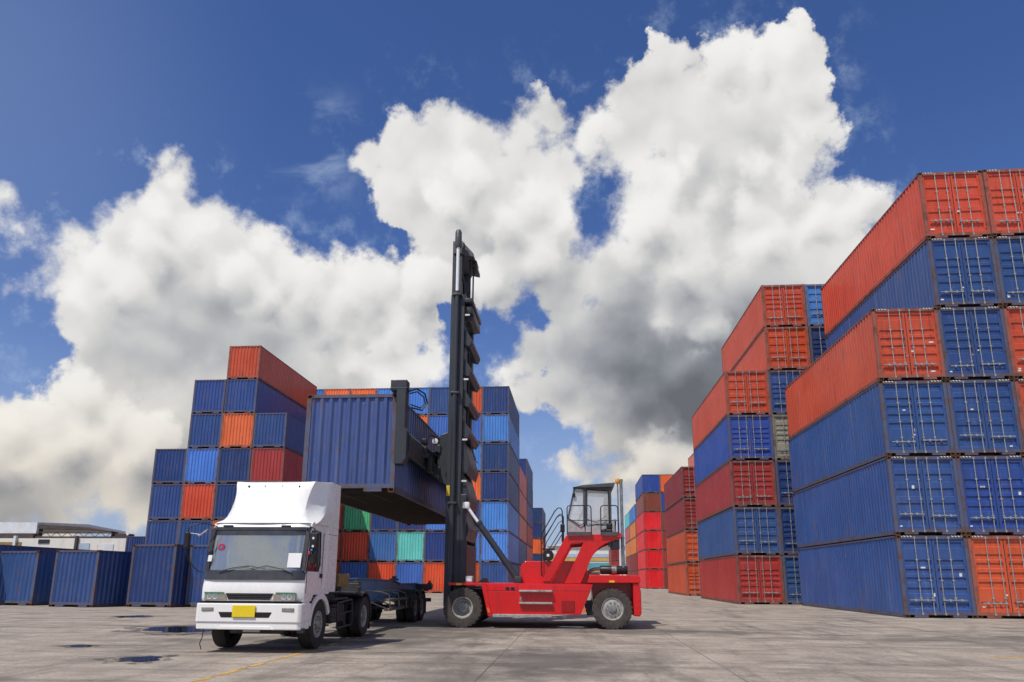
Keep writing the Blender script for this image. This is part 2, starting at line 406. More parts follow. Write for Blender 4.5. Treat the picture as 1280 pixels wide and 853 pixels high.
def galvanised(name='galvanised_steel', col=(0.44, 0.44, 0.42), rough=0.42, metal=0.55):
    m, t, b = new_mat(name); co = objcoord(t)
    n1 = t.noise(co, 12, 4, 0.6)
    t.set(b.inputs['Base Color'], t.mix(t.smooth(n1, 0.45, 0.72), col, tuple(c*0.45 for c in col)))
    b.inputs['Metallic'].default_value = metal; t.set(b.inputs['Roughness'], t.lin(n1, 0.3, 0.7, rough-0.08, rough+0.2))
    return m
def plain(name, col, rough=0.5, metal=0.0, var=0.35, scale=8.0, spec=0.5):
    m, t, b = new_mat(name); co = objcoord(t); n1 = t.noise(co, scale, 4, 0.6)
    t.set(b.inputs['Base Color'], t.mix(t.smooth(n1, 0.35, 0.7), tuple(c*(1-var) for c in col), col))
    t.set(b.inputs['Roughness'], t.lin(n1, 0.3, 0.7, max(0.03, rough-0.06), min(1, rough+0.08))); b.inputs['Metallic'].default_value = metal
    b.inputs['Specular IOR Level'].default_value = spec
    return m
def hazard_stripes():
    m, t, b = new_mat('hazard_stripes'); co = objcoord(t); x, y, z = t.sep(co)
    s = t.math('FRACT', t.math('MULTIPLY', t.math('ADD', x, t.math('MULTIPLY', z, 1.1)), 9.0))
    t.set(b.inputs['Base Color'], t.mix(t.math('GREATER_THAN', s, 0.5), (0.03, 0.03, 0.028), (0.72, 0.70, 0.60))); b.inputs['Roughness'].default_value = 0.6
    return m
def glass(name='tinted_glass', col=(0.75, 0.82, 0.82), rough=0.02, alpha=0.35):
    m, t, b = new_mat(name)
    b.inputs['Base Color'].default_value = (*col, 1); b.inputs['Roughness'].default_value = rough
    b.inputs['Alpha'].default_value = alpha; b.inputs['Specular IOR Level'].default_value = 0.9
    b.inputs['Coat Weight'].default_value = 1.0; b.inputs['Coat Roughness'].default_value = 0.01
    return m
M_PAINT = container_paint(); M_FRAME = container_frame(); M_GALV = galvanised()
M_CAST = plain('rusty_casting', (0.17, 0.075, 0.035), 0.8, 0, 0.6, 14); M_HOLE = plain('dark_recess', (0.012, 0.011, 0.010), 0.9)
M_UNDER = plain('container_underside', (0.055, 0.043, 0.036), 0.85, 0, 0.4, 2.5); M_HAZ = hazard_stripes()
M_LABEL = plain('white_sticker', (0.75, 0.75, 0.73), 0.5, 0, 0.2)
M_GASKET = plain('black_rubber_seal', (0.02, 0.02, 0.021), 0.7)
# ------------------------------------------------------------------ ground
def dip(x, y):
    """the yard falls away gently towards the low row of containers on the left"""
    def ss(t): t = max(0.0, min(1.0, t)); return t*t*(3-2*t)
    return -0.135*ss((-x-11)/6)*ss((y-24)/7)*ss((46-y)/5)
def ground():
    m, t, b = new_mat('weathered_concrete')
    co = t.node('ShaderNodeTexCoord').outputs['Object']; x, y, z = t.sep(co)
    big = t.noise(co, 0.22, 6, 0.62); mid = t.noise(co, 1.1, 6, 0.62); fine = t.noise(co, 14, 5, 0.65); grit = t.noise(co, 90, 2, 0.6)
    sweep = t.noise(t.mapping(co, (0.20, 1.5, 1), rot=(0, 0, 0.10), loc=(3, 2, 0)), 1.0, 7, 0.66, dist=0.15)   # drag marks across the yard
    sweep2 = t.noise(t.mapping(co, (1.4, 0.22, 1), rot=(0, 0, -0.30)), 0.9, 7, 0.68, dist=0.2)
    c = t.mix(t.smooth(mid, 0.3, 0.7), (0.285, 0.240, 0.192), (0.41, 0.352, 0.288))
    c = t.mix(t.smooth(sweep, 0.48, 0.68, 0, 0.50), c, (0.120, 0.099, 0.082))
    c = t.mix(t.smooth(sweep2, 0.50, 0.68, 0, 0.55), c, (0.100, 0.086, 0.073))
    c = t.mix(t.smooth(big, 0.55, 0.72, 0, 0.5), c, (0.45, 0.39, 0.315))
    c = t.mix(t.smooth(fine, 0.52, 0.66, 0, 0.6), c, (0.12, 0.105, 0.092))
    c = t.mix(t.smooth(grit, 0.58, 0.75, 0, 0.35), c, (0.07, 0.062, 0.056))
    blot = t.noise(t.mapping(co, (0.42, 0.75, 1), rot=(0, 0, 0.5), loc=(1.7, 4.1, 0)), 1.0, 8, 0.68)
    c = t.mix(t.smooth(blot, 0.52, 0.66, 0, 0.50), c, (0.105, 0.090, 0.077))
    c = t.mix(t.smooth(blot, 0.42, 0.30, 0, 0.45), c, (0.47, 0.415, 0.345))
    # oil and tyre grime where the trucks run (between the lift truck and the lorry lane)
    def patch(cx, cy, rx, ry, k):
        dd = t.vmath('LENGTH', t.mapping(co, (1/rx, 1/ry, 0), loc=(-cx/rx, -cy/ry, 0)), out=1)
        return t.math('MULTIPLY', t.smooth(t.math('ADD', dd, t.math('MULTIPLY', t.math('SUBTRACT', mid, 0.5), 1.6)), 1.1, 0.2), k)
    for a in ((-4.0, 17.5, 3.0, 5.0, .7), (-0.4, 12.2, 2.4, 2.6, .75), (1.0, 19.3, 6.0, 1.5, .7), (-7, 15, 3, 3, .35), (9.5, 18, 5, 1.8, .5), (-1.8, 10.2, 1.6, 1.2, .5)):
        c = t.mix(patch(*a), c, (0.085, 0.078, 0.07))
    # curved tyre tracks
    def ring(cx, cy, r, w, k):
        dd = t.vmath('LENGTH', t.vmath('MULTIPLY', t.vmath('SUBTRACT', co, (cx, cy, 0)), (1, 1, 0)), out=1)
        e = t.math('ABSOLUTE', t.math('SUBTRACT', t.math('ADD', dd, t.math('MULTIPLY', t.math('SUBTRACT', big, 0.5), 1.2)), r))
        return t.math('MULTIPLY', t.math('MULTIPLY', t.smooth(e, w, w*0.4), t.smooth(t.math('MULTIPLY_ADD', fine, 0.4, mid), 0.5, 0.85)), k*.42)
    for a in ((6, 34, 18.4, .13, .7), (6, 34, 18.9, .13, .6), (-4, 30, 17.0, .16, .6), (-2, -4, 17.0, .14, .5), (11, 24, 9.6, .12, .5), (8, 5, 10.6, .12, .45), (-12, 12, 12.0, .14, .45), (-12, 12, 12.6, .14, .4)):
        c = t.mix(ring(*a), c, (0.06, 0.056, 0.052))
    # slab joints: lengthwise every 3.5 m, crosswise every 9 m, and a few cracks
    wob = t.math('MULTIPLY', t.math('SUBTRACT', mid, 0.5), 0.05)
    jx = t.math('ABSOLUTE', t.math('SUBTRACT', t.math('FRACT', t.math('MULTIPLY_ADD', t.math('ADD', x, wob), 1/3.5, 0.371+0.5)), 0.5))
    jy = t.math('ABSOLUTE', t.math('SUBTRACT', t.math('FRACT', t.math('MULTIPLY_ADD', t.math('ADD', t.math('MULTIPLY_ADD', x, -0.14, y), wob), 1/9.0, -1.33+0.5)), 0.5))
    c = t.mix(t.math('MULTIPLY', t.smooth(jx, 0.0040, 0.0015), t.smooth(mid, 0.35, 0.6, 0.25, 0.8)), c, (0.045, 0.04, 0.036))
    c = t.mix(t.math('MULTIPLY', t.smooth(jy, 0.0030, 0.0010), 0.40), c, (0.06, 0.055, 0.05))
    vo = t.node('ShaderNodeTexVoronoi', feature='DISTANCE_TO_EDGE'); t.set(vo.inputs['Vector'], t.vmath('ADD', co, t.vmath('SCALE', t.comb(mid, fine, 0.0), scale=0.9))); vo.inputs['Scale'].default_value = 0.13
    c = t.mix(t.math('MULTIPLY', t.smooth(vo.outputs['Distance'], 0.0035, 0.001), 0.30), c, (0.05, 0.045, 0.042))
    t.set(b.inputs['Base Color'], c)
    t.set(b.inputs['Roughness'], t.lin(mid, 0.3, 0.7, 0.72, 0.95)); b.inputs['Specular IOR Level'].default_value = 0.25
    bp = t.node('ShaderNodeBump'); bp.inputs['Strength'].default_value = 0.5; bp.inputs['Distance'].default_value = 0.02
    t.set(bp.inputs['Height'], t.math('MULTIPLY_ADD', fine, 0.6, mid)); t.l.new(bp.outputs[0], b.inputs['Normal'])
    xs = [-1500, -400, -120, -60] + [-50+i for i in range(0, 45)] + [0, 20, 60, 150, 400, 1500]
    ys = [-300, -60, -10, 5] + [15+i for i in range(0, 40)] + [60, 90, 150, 300, 800, 2000]
    vs = [(a, c_, dip(a, c_)) for c_ in ys for a in xs]; nx = len(xs)
    fs = [(j*nx+i, j*nx+i+1, (j+1)*nx+i+1, (j+1)*nx+i) for j in range(len(ys)-1) for i in range(nx-1)]
    mb = MB(); mb.add(vs, fs, 0, True); g = mb.build('ground', m); g['kind'] = 'structure'
ground()
def yellow_paint():
    m, t, b = new_mat('worn_yellow_paint'); co = t.node('ShaderNodeTexCoord').outputs['Object']
    n1 = t.noise(co, 3.0, 6, 0.7); n2 = t.noise(co, 30, 4, 0.6); x, y, z = t.sep(co)
    worn = t.math('ADD', n1, t.math('MULTIPLY', n2, 0.5))
    t.set(b.inputs['Base Color'], t.mix(t.smooth(n2, 0.4, 0.7), (0.52, 0.29, 0.05), (0.62, 0.40, 0.12))); b.inputs['Roughness'].default_value = 0.85
    far = t.smooth(y, 13.0, 24.0, 0.0, 0.28)
    t.set(b.inputs['Alpha'], t.smooth(t.math('ADD', worn, far), 0.87, 0.70))
    return m
mb = MB(); Y0 = [2+1.0*i for i in range(40)]
mb.add([(-4.82, y, .004) for y in Y0]+[(-4.72, y, .004) for y in Y0], [(i, i+40, i+41, i+1) for i in range(39)])
M_YEL = yellow_paint(); o = mb.build('lane_line', M_YEL); o['kind'] = 'structure'
mb = MB(); mb.add([(7.2, 13.78, .004), (9.6, 13.95, .004), (9.6, 14.07, .004), (7.2, 13.90, .004)], [(0, 1, 2, 3)]); mb.add([(7.2, 13.94, .004), (8.6, 14.30, .004), (8.57, 14.42, .004), (7.17, 14.06, .004)], [(0, 1, 2, 3)])
o = mb.build('lane_arrow', M_YEL); o['kind'] = 'structure'
def puddle_mat():
    m, t, b = new_mat('puddle_water'); b.inputs['Base Color'].default_value = (0.020, 0.020, 0.019, 1); b.inputs['Roughness'].default_value = 0.06
    co = t.node('ShaderNodeTexCoord').outputs['Object']
    bp = t.node('ShaderNodeBump'); bp.inputs['Strength'].default_value = 0.05; bp.inputs['Distance'].default_value = 0.01
    t.set(bp.inputs['Height'], t.noise(co, 5, 2, 0.5)); t.l.new(bp.outputs[0], b.inputs['Normal'])
    return m
M_PUD = puddle_mat(); M_DAMP = plain('damp_concrete', (0.10, 0.088, 0.075), 0.45, 0, 0.4, 3)
_t = NT(M_DAMP.node_tree); _t.set(_t.n['Principled BSDF'].inputs['Alpha'], _t.smooth(_t.noise(_t.mapping(_t.node('ShaderNodeTexCoord').outputs['Object'], (1, .6, 1)), 4.0, 6, 0.65), 0.42, 0.62, 0.0, 0.85))
def puddle(cx, cy, rx, ry, seed, pts=40):
    rnd = random.Random(seed); ph = [rnd.uniform(0, 6.28) for _ in range(5)]
    ring = lambda g, z: [(cx+g*rx*math.cos(a)*(1+sum(.13*math.sin((k+2)*a+ph[k]) for k in range(4))), cy+g*ry*math.sin(a)*(1+sum(.13*math.sin((k+2)*a+ph[k]+1) for k in range(4))), z) for a in [2*PI*i/pts for i in range(pts)]]
    z = dip(cx, cy)
    mb = MB(); mb.add(ring(1.7, z+.004), [tuple(range(pts))]); o = mb.build('wet_patch', M_DAMP); o['kind'] = 'structure'
    mb = MB(); mb.add(ring(1.0, z+.008), [tuple(range(pts))]); o = mb.build('puddle', M_PUD); o['kind'] = 'structure'
puddle(-6.93, 11.62, .30, .42, 3); puddle(-9.8, 18.3, 1.0, .95, 5); puddle(-14.3, 23.4, .45, .6, 8); puddle(-9.3, 13.55, .26, .18, 11)
puddle(-0.1, 20.7, .35, .10, 14)
# ------------------------------------------------------------------ shipping containers
CW = 2.438
def corr(mb, u0, u1, period, depth, z0, z1, face, mi=0):
    """trapezoidal corrugated sheet running from u0 to u1; face(u, inset, z) -> point"""
    k = max(1, round((u1-u0)/period)); p = (u1-u0)/k; prof = []
    for i in range(k):
        a = u0+i*p
        prof += [(a, 0), (a+.27*p, 0), (a+.5*p, depth), (a+.77*p, depth)]
    prof.append((u1, 0))
    vs = [face(u, d, z0) for u, d in prof]+[face(u, d, z1) for u, d in prof]; k = len(prof)
    mb.add(vs, [(i, i+1, k+i+1, k+i) for i in range(k-1)], mi)
_cache = {}
def cached(key, fn):
    if key not in _cache: _cache[key] = fn()
    return _cache[key]

def m_frame(L, H, door, near):
    mb = MB(); a, b = .125, .10
    # four corner posts, joined by the rails into one welded frame
    for x0, x1 in ((0, a), (CW-a, CW)):
        mb.box(x0, x1, 0.0, b, .0 if not near else .10, H if not near else H-.11)
        mb.box(x0, x1, L-b, L, .0 if not near else .10, H if not near else H-.11)
    for x0, x1 in ((.004, .075), (CW-.075, CW-.004)):
        mb.box(x0, x1, b-.01, L-b+.01, H-.075, H-.012)
        mb.box(x0, x1, b-.01, L-b+.01, .022, .165)
    for y0, y1 in ((.008, .085), (L-.085, L-.008)):
        mb.box(a-.01, CW-a+.01, y0, y1, H-.13 if door else H-.095, H-.01)
        mb.box(a-.01, CW-a+.01, y0, y1, .105, .215)
        for p0, p1 in ((.33, .80), (1.64, 2.11)): mb.box(p0, p1, y0+.004, y1-.004, .018, .106)
    return mb.mesh('container_frame', M_FRAME)
def m_side(L, H, right):
    mb = MB()
    X = (lambda d: CW-.012-d) if right else (lambda d: .012+d)
    corr(mb, .09, L-.09, .278, .036, .15, H-.06, lambda u, d, z: (X(d), u, z))
    return mb.mesh('side_panel', M_PAINT)
def m_end(L, H, at_back):
    mb = MB()
    Y = (lambda d: L-.018-d) if at_back else (lambda d: .018+d)
    corr(mb, .115, CW-.115, .246, .046, .20, H-.08, lambda u, d, z: (u, Y(d), z))
    return mb.mesh('end_panel', M_PAINT)
def m_roof(L, H):
    mb = MB(); mb.box(.05, CW-.05, .06, L-.06, H-.055, H-.022); return mb.mesh('roof_panel', M_PAINT)
def m_floor(L):
    mb = MB(); mb.box(.06, CW-.06, .06, L-.06, .14, .17)
    for i in range(int(L/.31)):
        y = .3+i*.31
        if y < L-.25: mb.box(.06, CW-.06, y, y+.045, .03, .145)
    mb.box(.75, .85, .06, 3.3, .045, .142); mb.box(CW-.85, CW-.75, .06, 3.3, .045, .142)
    return mb.mesh('floor_underside', M_UNDER)
def m_shell(L, H, door):
    """walls, roof and floor of a distant box in one sheet-metal shell"""
    mb = MB()
    for right in (0, 1):
        X = (lambda d: CW-.012-d) if right else (lambda d: .012+d)
        corr(mb, .09, L-.09, .278, .036, .15, H-.06, lambda u, d, z: (X(d), u, z))
    if not door: corr(mb, .115, CW-.115, .246, .046, .20, H-.08, lambda u, d, z: (u, .018+d, z))
    corr(mb, .115, CW-.115, .246, .046, .20, H-.08, lambda u, d, z: (u, L-.018-d, z))
    mb.box(.05, CW-.05, .06, L-.06, H-.055, H-.022); mb.box(.06, CW-.06, .06, L-.06, .14, .17)
    return mb.mesh('wall_shell', M_PAINT)
def m_cast():
    bm = bmesh.new(); bmesh.ops.create_cube(bm, size=1)
    for v in bm.verts: v.co = Vector((v.co.x*.162, v.co.y*.178, v.co.z*.118))
    fs = [f for f in bm.faces if abs(f.normal.z) < .5]
    r = bmesh.ops.inset_individual(bm, faces=fs, thickness=.034, depth=0)
    for f in fs: f.material_index = 1
    bmesh.ops.inset_individual(bm, faces=fs, thickness=.004, depth=-.03)
    me = bpy.data.meshes.new('corner_casting'); bm.to_mesh(me); bm.free()
    me.materials.append(M_CAST); me.materials.append(M_HOLE); return me
def m_door(H, right, style):
    x0, x1 = (.128, 1.205) if not right else (1.233, 2.310)
    z0, z1 = .215, H-.135; yb, yr = .052, .088
    mb = MB(); h = z1-z0
    if style == 0: bands = [(.045, .10), (.25, .315), (.40, .455), (.52, .575), (.64, .70), (.88, .945)]
    elif style == 1: bands = [(.05, .15), (.26, .36), (.47, .57), (.68, .78), (.87, .96)]
    else: bands = [(.06, .13), (.33, .40), (.47, .53), (.60, .66), (.72, .78), (.90, .955)]
    m = .075
    mb.box(x0, x0+m, yb-.012, yb+.03, z0, z1); mb.box(x1-m, x1, yb-.012, yb+.03, z0, z1)
    mb.box(x0+m, x1-m, yb-.012, yb+.03, z0, z0+.03); mb.box(x0+m, x1-m, yb-.012, yb+.03, z1-.03, z1)
    prof = [(yb, z0+.02)]
    for a, b in bands:
        A, B = z0+a*h, z0+b*h; prof += [(yb, A-.028), (yr, A), (yr, B), (yb, B+.028)]
    prof.append((yb, z1-.02))
    xa, xb = x0+m-.005, x1-m+.005
    k = len(prof); mb.add([(xa, y, z) for y, z in prof]+[(xb, y, z) for y, z in prof], [(i, k+i, k+i+1, i+1) for i in range(k-1)])
    mb.box(x0-.010, x0, yb-.006, yb+.02, z0, z1, 1); mb.box(x1, x1+.010, yb-.006, yb+.02, z0, z1, 1)
    hx = x0 if not right else x1
    for q in (.08, .36, .64, .92): mb.box(hx-.035, hx+.035, yb-.030, yb-.010, z0+q*h-.05, z0+q*h+.05)
    return mb.mesh('door', [M_PAINT, M_GASKET])
def m_rod(H, x):
    mb = MB(); y = .020
    mb.tube([(x, y, .13), (x, y, H-.05)], .0165, 8)
    for z in (.145, H-.075): mb.box(x-.030, x+.030, y-.022, y+.03, z-.045, z+.030)
    for q in (.24, .45, .70): mb.box(x-.040, x+.040, y-.014, y+.035, H*q-.022, H*q+.022)
    return mb.mesh('locking_rod', M_GALV)
def m_handle(x, z, s):
    mb = MB(); y = -.006
    mb.box(x, x+s*.40, y-.010, y+.010, z-.016, z+.016); mb.box(x+s*.20-.03, x+s*.20+.03, y-.016, y+.05, z-.05, z+.04)
    mb.box(x-.045, x+.045, y-.014, y+.04, z-.03, z+.03)
    return mb.mesh('door_handle', M_GALV)
def m_haz(H, x0, x1):
    mb = MB(); mb.box(x0, x1, .001, .009, H-.062, H-.016); return mb.mesh('hazard_strip', M_HAZ)

HC, STD = 2.896, 2.591
CASTS = lambda L, H: [(x, y, z) for x in (.079, CW-.079) for y in (.087, L-.087) for z in (.059, H-.059)]
def container(label, group, color, loc, rotz=0.0, L=12.192, H=STD, door=False, detail='mid', style=0, name='shipping_container', front_color=None, extras=()):
    """detail: near = every panel and lock is a part; mid = shell, frame, doors; far = shell and frame"""
    t = thing(name, label, 'shipping container', loc, rotz, group, color)
    near = detail == 'near'
    link('frame', cached(('f', L, H, door, near), lambda: m_frame(L, H, door, near)), t, color)
    if near:
        for r in (0, 1): link('side_panel', cached(('s', L, H, r), lambda: m_side(L, H, r)), t, color)
        if not door: link('end_panel', cached(('e', L, H, 0), lambda: m_end(L, H, False)), t, color)
        link('end_panel', cached(('e', L, H, 1), lambda: m_end(L, H, True)), t, color)
        link('roof_panel', cached(('r', L, H), lambda: m_roof(L, H)), t, color)
        link('floor_underside', cached(('fl', L), lambda: m_floor(L)), t, color)
        cm = cached('cast', m_cast)
        for q in CASTS(L, H): link('corner_casting', cm, t, color, q)
    else:
        link('wall_shell', cached(('w', L, H, door), lambda: m_shell(L, H, door)), t, color)
    if door and detail != 'far':
        dc = front_color or color
        for r in (0, 1):
            dd = link('door', cached(('d', H, r, style), lambda: m_door(H, r, style)), t, dc)
            for x in ((.62, 1.03) if not r else (1.40, 1.80)):
                link('locking_rod', cached(('lr', H, x), lambda: m_rod(H, x)), dd)
            if near or H == STD:
                for x, s in (((.62, -1), (1.03, -1)) if not r else ((1.40, 1), (1.80, 1))):
                    z = (.62, .70, .58)[style]+(.0 if r else (.0, .06, -.05)[style])
                    link('door_handle', cached(('h', x, z, s), lambda: m_handle(x, z, s)), dd)
    if door and near:
        rs = random.Random(label)
        for k in range(rs.randint(2, 4)):
            sx, sz = rs.choice([(.24, .32), (.28, .40), (2.02, .34), (1.12, .80), (1.32, 1.15), (.82, 1.75), (2.08, 1.5), (1.9, .95), (1.16, .98)]); w_, h_ = rs.choice([(.10, .05), (.16, .06), (.09, .12)])
            link('sticker', cached(('stk', w_, h_), lambda: MB().box(-w_/2, w_/2, -.004, .004, -h_/2, h_/2).mesh('sticker', M_LABEL)), t, None, (sx, .046, sz))
        for x0, x1 in ((.17, .55), (CW-.55, CW-.17)): link('hazard_strip', cached(('hz', H, x0), lambda: m_haz(H, x0, x1)), t)
    return t

# paint colours (linear base colours)
K = dict(navy=(.015, .041, .150), blue=(.024, .064, .205), faded=(.030, .082, .235), royal=(.020, .062, .27), light=(.055, .19, .52), mid=(.040, .125, .37),
         orange=(.52, .078, .018), brightorange=(.72, .135, .028), redorange=(.52, .062, .016), red=(.33, .030, .022), darkred=(.24, .023, .021), scarlet=(.66, .008, .012),
         salmon=(.60, .16, .10), teal=(.11, .46, .47), green=(.07, .36, .19), grey=(.26, .25, .20), brown=(.22, .05, .03), paleblue=(.20, .36, .56), yellow=(.66, .20, .03), ltred=(.50, .10, .07))
WORD = dict(navy='navy blue', blue='blue', faded='faded blue', royal='deep royal blue', light='light blue', mid='mid blue', orange='orange', brightorange='bright orange', redorange='red-orange', red='red',
            darkred='dark red', scarlet='scarlet', salmon='salmon pink', teal='turquoise', green='green', grey='grey-beige', brown='brownish red', paleblue='pale blue', yellow='yellow-orange', ltred='faded red')
TIER = ['ground', 'second', 'third', 'fourth', 'fifth', 'sixth', 'seventh']
CNT = []
def jitter(): return (random.uniform(-.018, .018), random.uniform(-.03, .03))
def stack(x, y, cols, where, group, pitch, H, L=12.192, door=False, detail='mid', colpitch=2.455, colname=None, styles=None, dz=0.0, gain=1.0):
    """cols: one list of colours per column, bottom to top; None leaves a gap"""
    for i, colours in enumerate(cols):
        for r, cname in enumerate(colours):
            if cname is None: continue
            jx, jy = jitter() if r else (0, 0)
            lab = f'{WORD[cname]} container, {TIER[r]} tier{" (topmost)" if r == len(colours)-1 and r else ""}, {colname[i] if colname else "column"} of {where}'
            st = (i*2+r) % 3 if styles is None else styles
            col = tuple(max(0, c*gain*random.uniform(.90, 1.10)) for c in K[cname])
            container(lab, group, col, (x+i*colpitch+jx, y+jy, r*pitch+dz), 0.0, L, H, door, detail, st)

# the tall near block on the right, doors towards us
stack(11.65, 27.94, [['faded', 'faded', 'faded', 'redorange'], ['orange', 'royal', 'blue', 'blue', 'blue', 'redorange'], ['orange', 'blue', 'redorange', 'redorange', 'blue', 'redorange']],
      'the tall right-hand stack', 'high containers in the near right-hand stack', 2.91, HC, door=True, detail='near', colname=['left column', 'second column', 'right column'])
# second block on the right
stack(8.70, 41.3, [['red', 'faded', 'red', 'royal', 'redorange'], ['blue', 'navy', 'navy', 'grey', 'blue', 'redorange', 'redorange'], ['navy', 'navy', 'blue', 'blue', 'mid', 'navy', 'light']],
      'the second right-hand stack', 'containers in the second right-hand stack', 2.605, STD, door=True, detail='mid', colname=['left column', 'middle column', 'right column'])
# third block
stack(8.85, 60.9, [['orange', 'orange', 'darkred', 'darkred'], ['brown', 'redorange', 'darkred', 'red', 'salmon']],
      'the third right-hand stack', 'containers in the third right-hand stack', 2.605, STD, door=True, detail='mid', colname=['left column', 'right column'])
# distant blocks of the same row
stack(9.5, 103.0, [['scarlet', 'scarlet', 'scarlet', 'scarlet', 'brown', 'royal'], ['darkred', 'red', 'red', 'brown', 'royal', 'brightorange']],
      'the distant scarlet stack', 'containers in the distant scarlet stack', 2.605, STD, detail='far', colname=['left column', 'right column'])
stack(9.6, 118.5, [['darkred', 'darkred', 'yellow', 'yellow', 'light'], ['darkred', 'red', 'yellow', 'brightorange', 'mid']],
      'the far yellow-orange stack', 'containers in the distant yellow-orange stack', 2.605, STD, detail='far', colname=['left column', 'right column'])
stack(9.6, 131.0, [['darkred', 'darkred', 'yellow', 'ltred', 'teal']], 'the farthest right-hand stack', 'containers in the farthest right-hand stack', 2.605, STD, detail='far')
stack(7.9, 165.0, [['redorange', 'red', 'darkred']], 'the low stack behind the cab', 'containers in the low far stack', 2.605, STD, detail='far')
# wide block behind the lift truck, closed ends towards us
wide = [  # right to left
 ['blue', 'light', 'light', 'navy', 'navy', 'light', 'navy'],
 ['redorange', 'light', 'navy', 'brightorange', 'light', 'mid', 'orange'],
 ['redorange', 'navy', 'light', 'blue', 'navy', 'mid', 'blue'],
 ['mid', 'teal', 'navy', 'navy', 'blue', 'brightorange', 'light'],
 ['redorange', 'mid', 'navy', 'blue', 'navy', 'blue', 'light'],
 ['mid', 'redorange', 'green', 'navy', 'blue', 'navy', 'brightorange'],
 ['orange', 'orange', 'redorange', 'navy', 'blue', 'navy', 'brightorange'],
 ['blue', 'navy', 'blue', 'navy', 'blue', 'blue', 'light']]
names = ['rightmost column', 'second column from right', 'third column from right', 'fourth column from right', 'fifth column from right', 'sixth column from right', 'seventh column from right', 'leftmost column']
stack(-5.74-CW-7*2.45, 63.4, wide[::-1], 'the wide middle stack', 'containers in the wide middle stack', 2.605, STD, colpitch=2.45, colname=names[::-1], gain=1.22)
MX = -5.74-CW
stack(MX, 75.9, [['ltred', 'blue', 'ltred', 'ltred', 'ltred']], 'the pinkish row behind the wide stack', 'containers behind the wide middle stack', 2.605, STD, detail='far', gain=1.25)
stack(MX, 88.3, [['red', 'ltred', 'red', 'blue', 'navy', 'navy']], 'the narrow stack over the pinkish row', 'containers behind the wide middle stack', 2.605, STD, detail='far', gain=1.25)
stack(MX+.3, 124.5, [['mid', 'navy', 'brightorange', 'navy', 'navy']], 'the last far middle-row stack', 'containers behind the wide middle stack', 2.605, STD, detail='far')
# stepped block on the left
stack(-30.67, 50.4, [['blue', 'blue', 'blue', 'navy'], ['blue', 'blue', 'redorange', 'light', 'blue', 'blue'], ['navy', 'brightorange', 'navy', 'navy', 'brightorange', 'blue', 'redorange'], ['blue', 'navy', 'blue', 'red', 'blue']],
      'the stepped left-hand stack', 'containers in the stepped left-hand stack', 2.605, STD, colname=['left column', 'second column', 'third column', 'right column'], colpitch=2.45, gain=1.08)
stack(-45.2, 71.0, [['navy', 'navy']], 'the low pair beside the stepped stack', 'containers left of the stepped stack', 2.605, STD)
# single row on the ground at the left
g = 'blue containers standing along the left edge of the yard'
container('blue container at the left edge of the photo, rusty right corner post', g, K['faded'], (-28.44, 34.43, -.135), R(-9), 6.058, STD, detail='near')
container('blue container with rusty corner posts, second from the left on the ground', g, K['blue'], (-24.5, 33.17, -.135), R(-9), 6.058, STD, detail='near')
container('tall navy container with a white sticker, third from the left on the ground', g, K['navy'], (-21.14, 33.83, -.13), R(-9), 6.058, HC, detail='near')
container('tall navy container half hidden behind the white truck cab', g, K['blue'], (-18.48, 34.24, -.125), R(-9), 6.058, HC, detail='near')
container('long tall blue container lying behind the two leftmost ones', g, K['faded'], (-30.95, 33.0, -.12), 0, H=HC, detail='mid')
# the one on the spreader
HELD = container('blue container with rusty corners held up by the lift truck', None, (.050, .085, .235), (-7.02, 18.2, 3.41), 0, H=STD, detail='near', name='lifted_container')
HELD['group'] = ''; del HELD['group']
# ------------------------------------------------------------------ vehicle materials
M_RED = painted('red_machine_paint', (0.62, 0.004, 0.005), 0.32, 0.30, (0.17, 0.012, 0.01), 0.05, coat=0.3, fade=0.0)
M_MAST = painted('charcoal_mast_paint', (0.030, 0.034, 0.041), 0.45, 0.12, (0.035, 0.033, 0.030), 0.0, fade=0.015)
M_CHROME = plain('chrome_rod', (0.88, 0.88, 0.87), 0.25, 0.15, 0.03)
M_RUBBER = plain('tyre_rubber', (0.038, 0.034, 0.031), 0.85, 0, 0.45, 7)
M_DUSTY = plain('dusty_tyre_rubber', (0.085, 0.070, 0.060), 0.9, 0, 0.45, 9)
M_RIM = plain('rim_grey_paint', (0.42, 0.40, 0.35), 0.55, 0.1, 0.35, 10)
M_HUB = plain('hub_steel', (0.34, 0.335, 0.32), 0.5, 0.35, 0.4, 12)
M_BLACK = plain('black_steel', (0.018, 0.018, 0.019), 0.45, 0.2, 0.3)
M_DGREY = plain('dark_grey_panel', (0.085, 0.088, 0.094), 0.5, 0, 0.3)
M_LGREY = plain('light_grey_cab_paint', (0.42, 0.425, 0.43), 0.45, 0, 0.2)
M_STEP = galvanised('step_tread_steel', (0.42, 0.40, 0.37), 0.55, 0.4)
M_GLASS = glass('cab_glass', (0.78, 0.82, 0.84), 0.02, 0.34)
M_AMBER = plain('amber_lens', (0.75, 0.32, 0.02), 0.25, 0, 0.1)
M_YELL = plain('yellow_sticker', (0.78, 0.55, 0.03), 0.5, 0, 0.15)
M_HOSE = plain('hydraulic_hose', (0.015, 0.015, 0.016), 0.55)
M_STAIN = plain('stainless_exhaust', (0.36, 0.36, 0.36), 0.35, 0.6, 0.35, 10)
M_SEAT = plain('seat_fabric', (0.03, 0.032, 0.036), 0.9)
M_ORANGE = plain('orange_reflector', (0.80, 0.16, 0.02), 0.4, 0, 0.1)

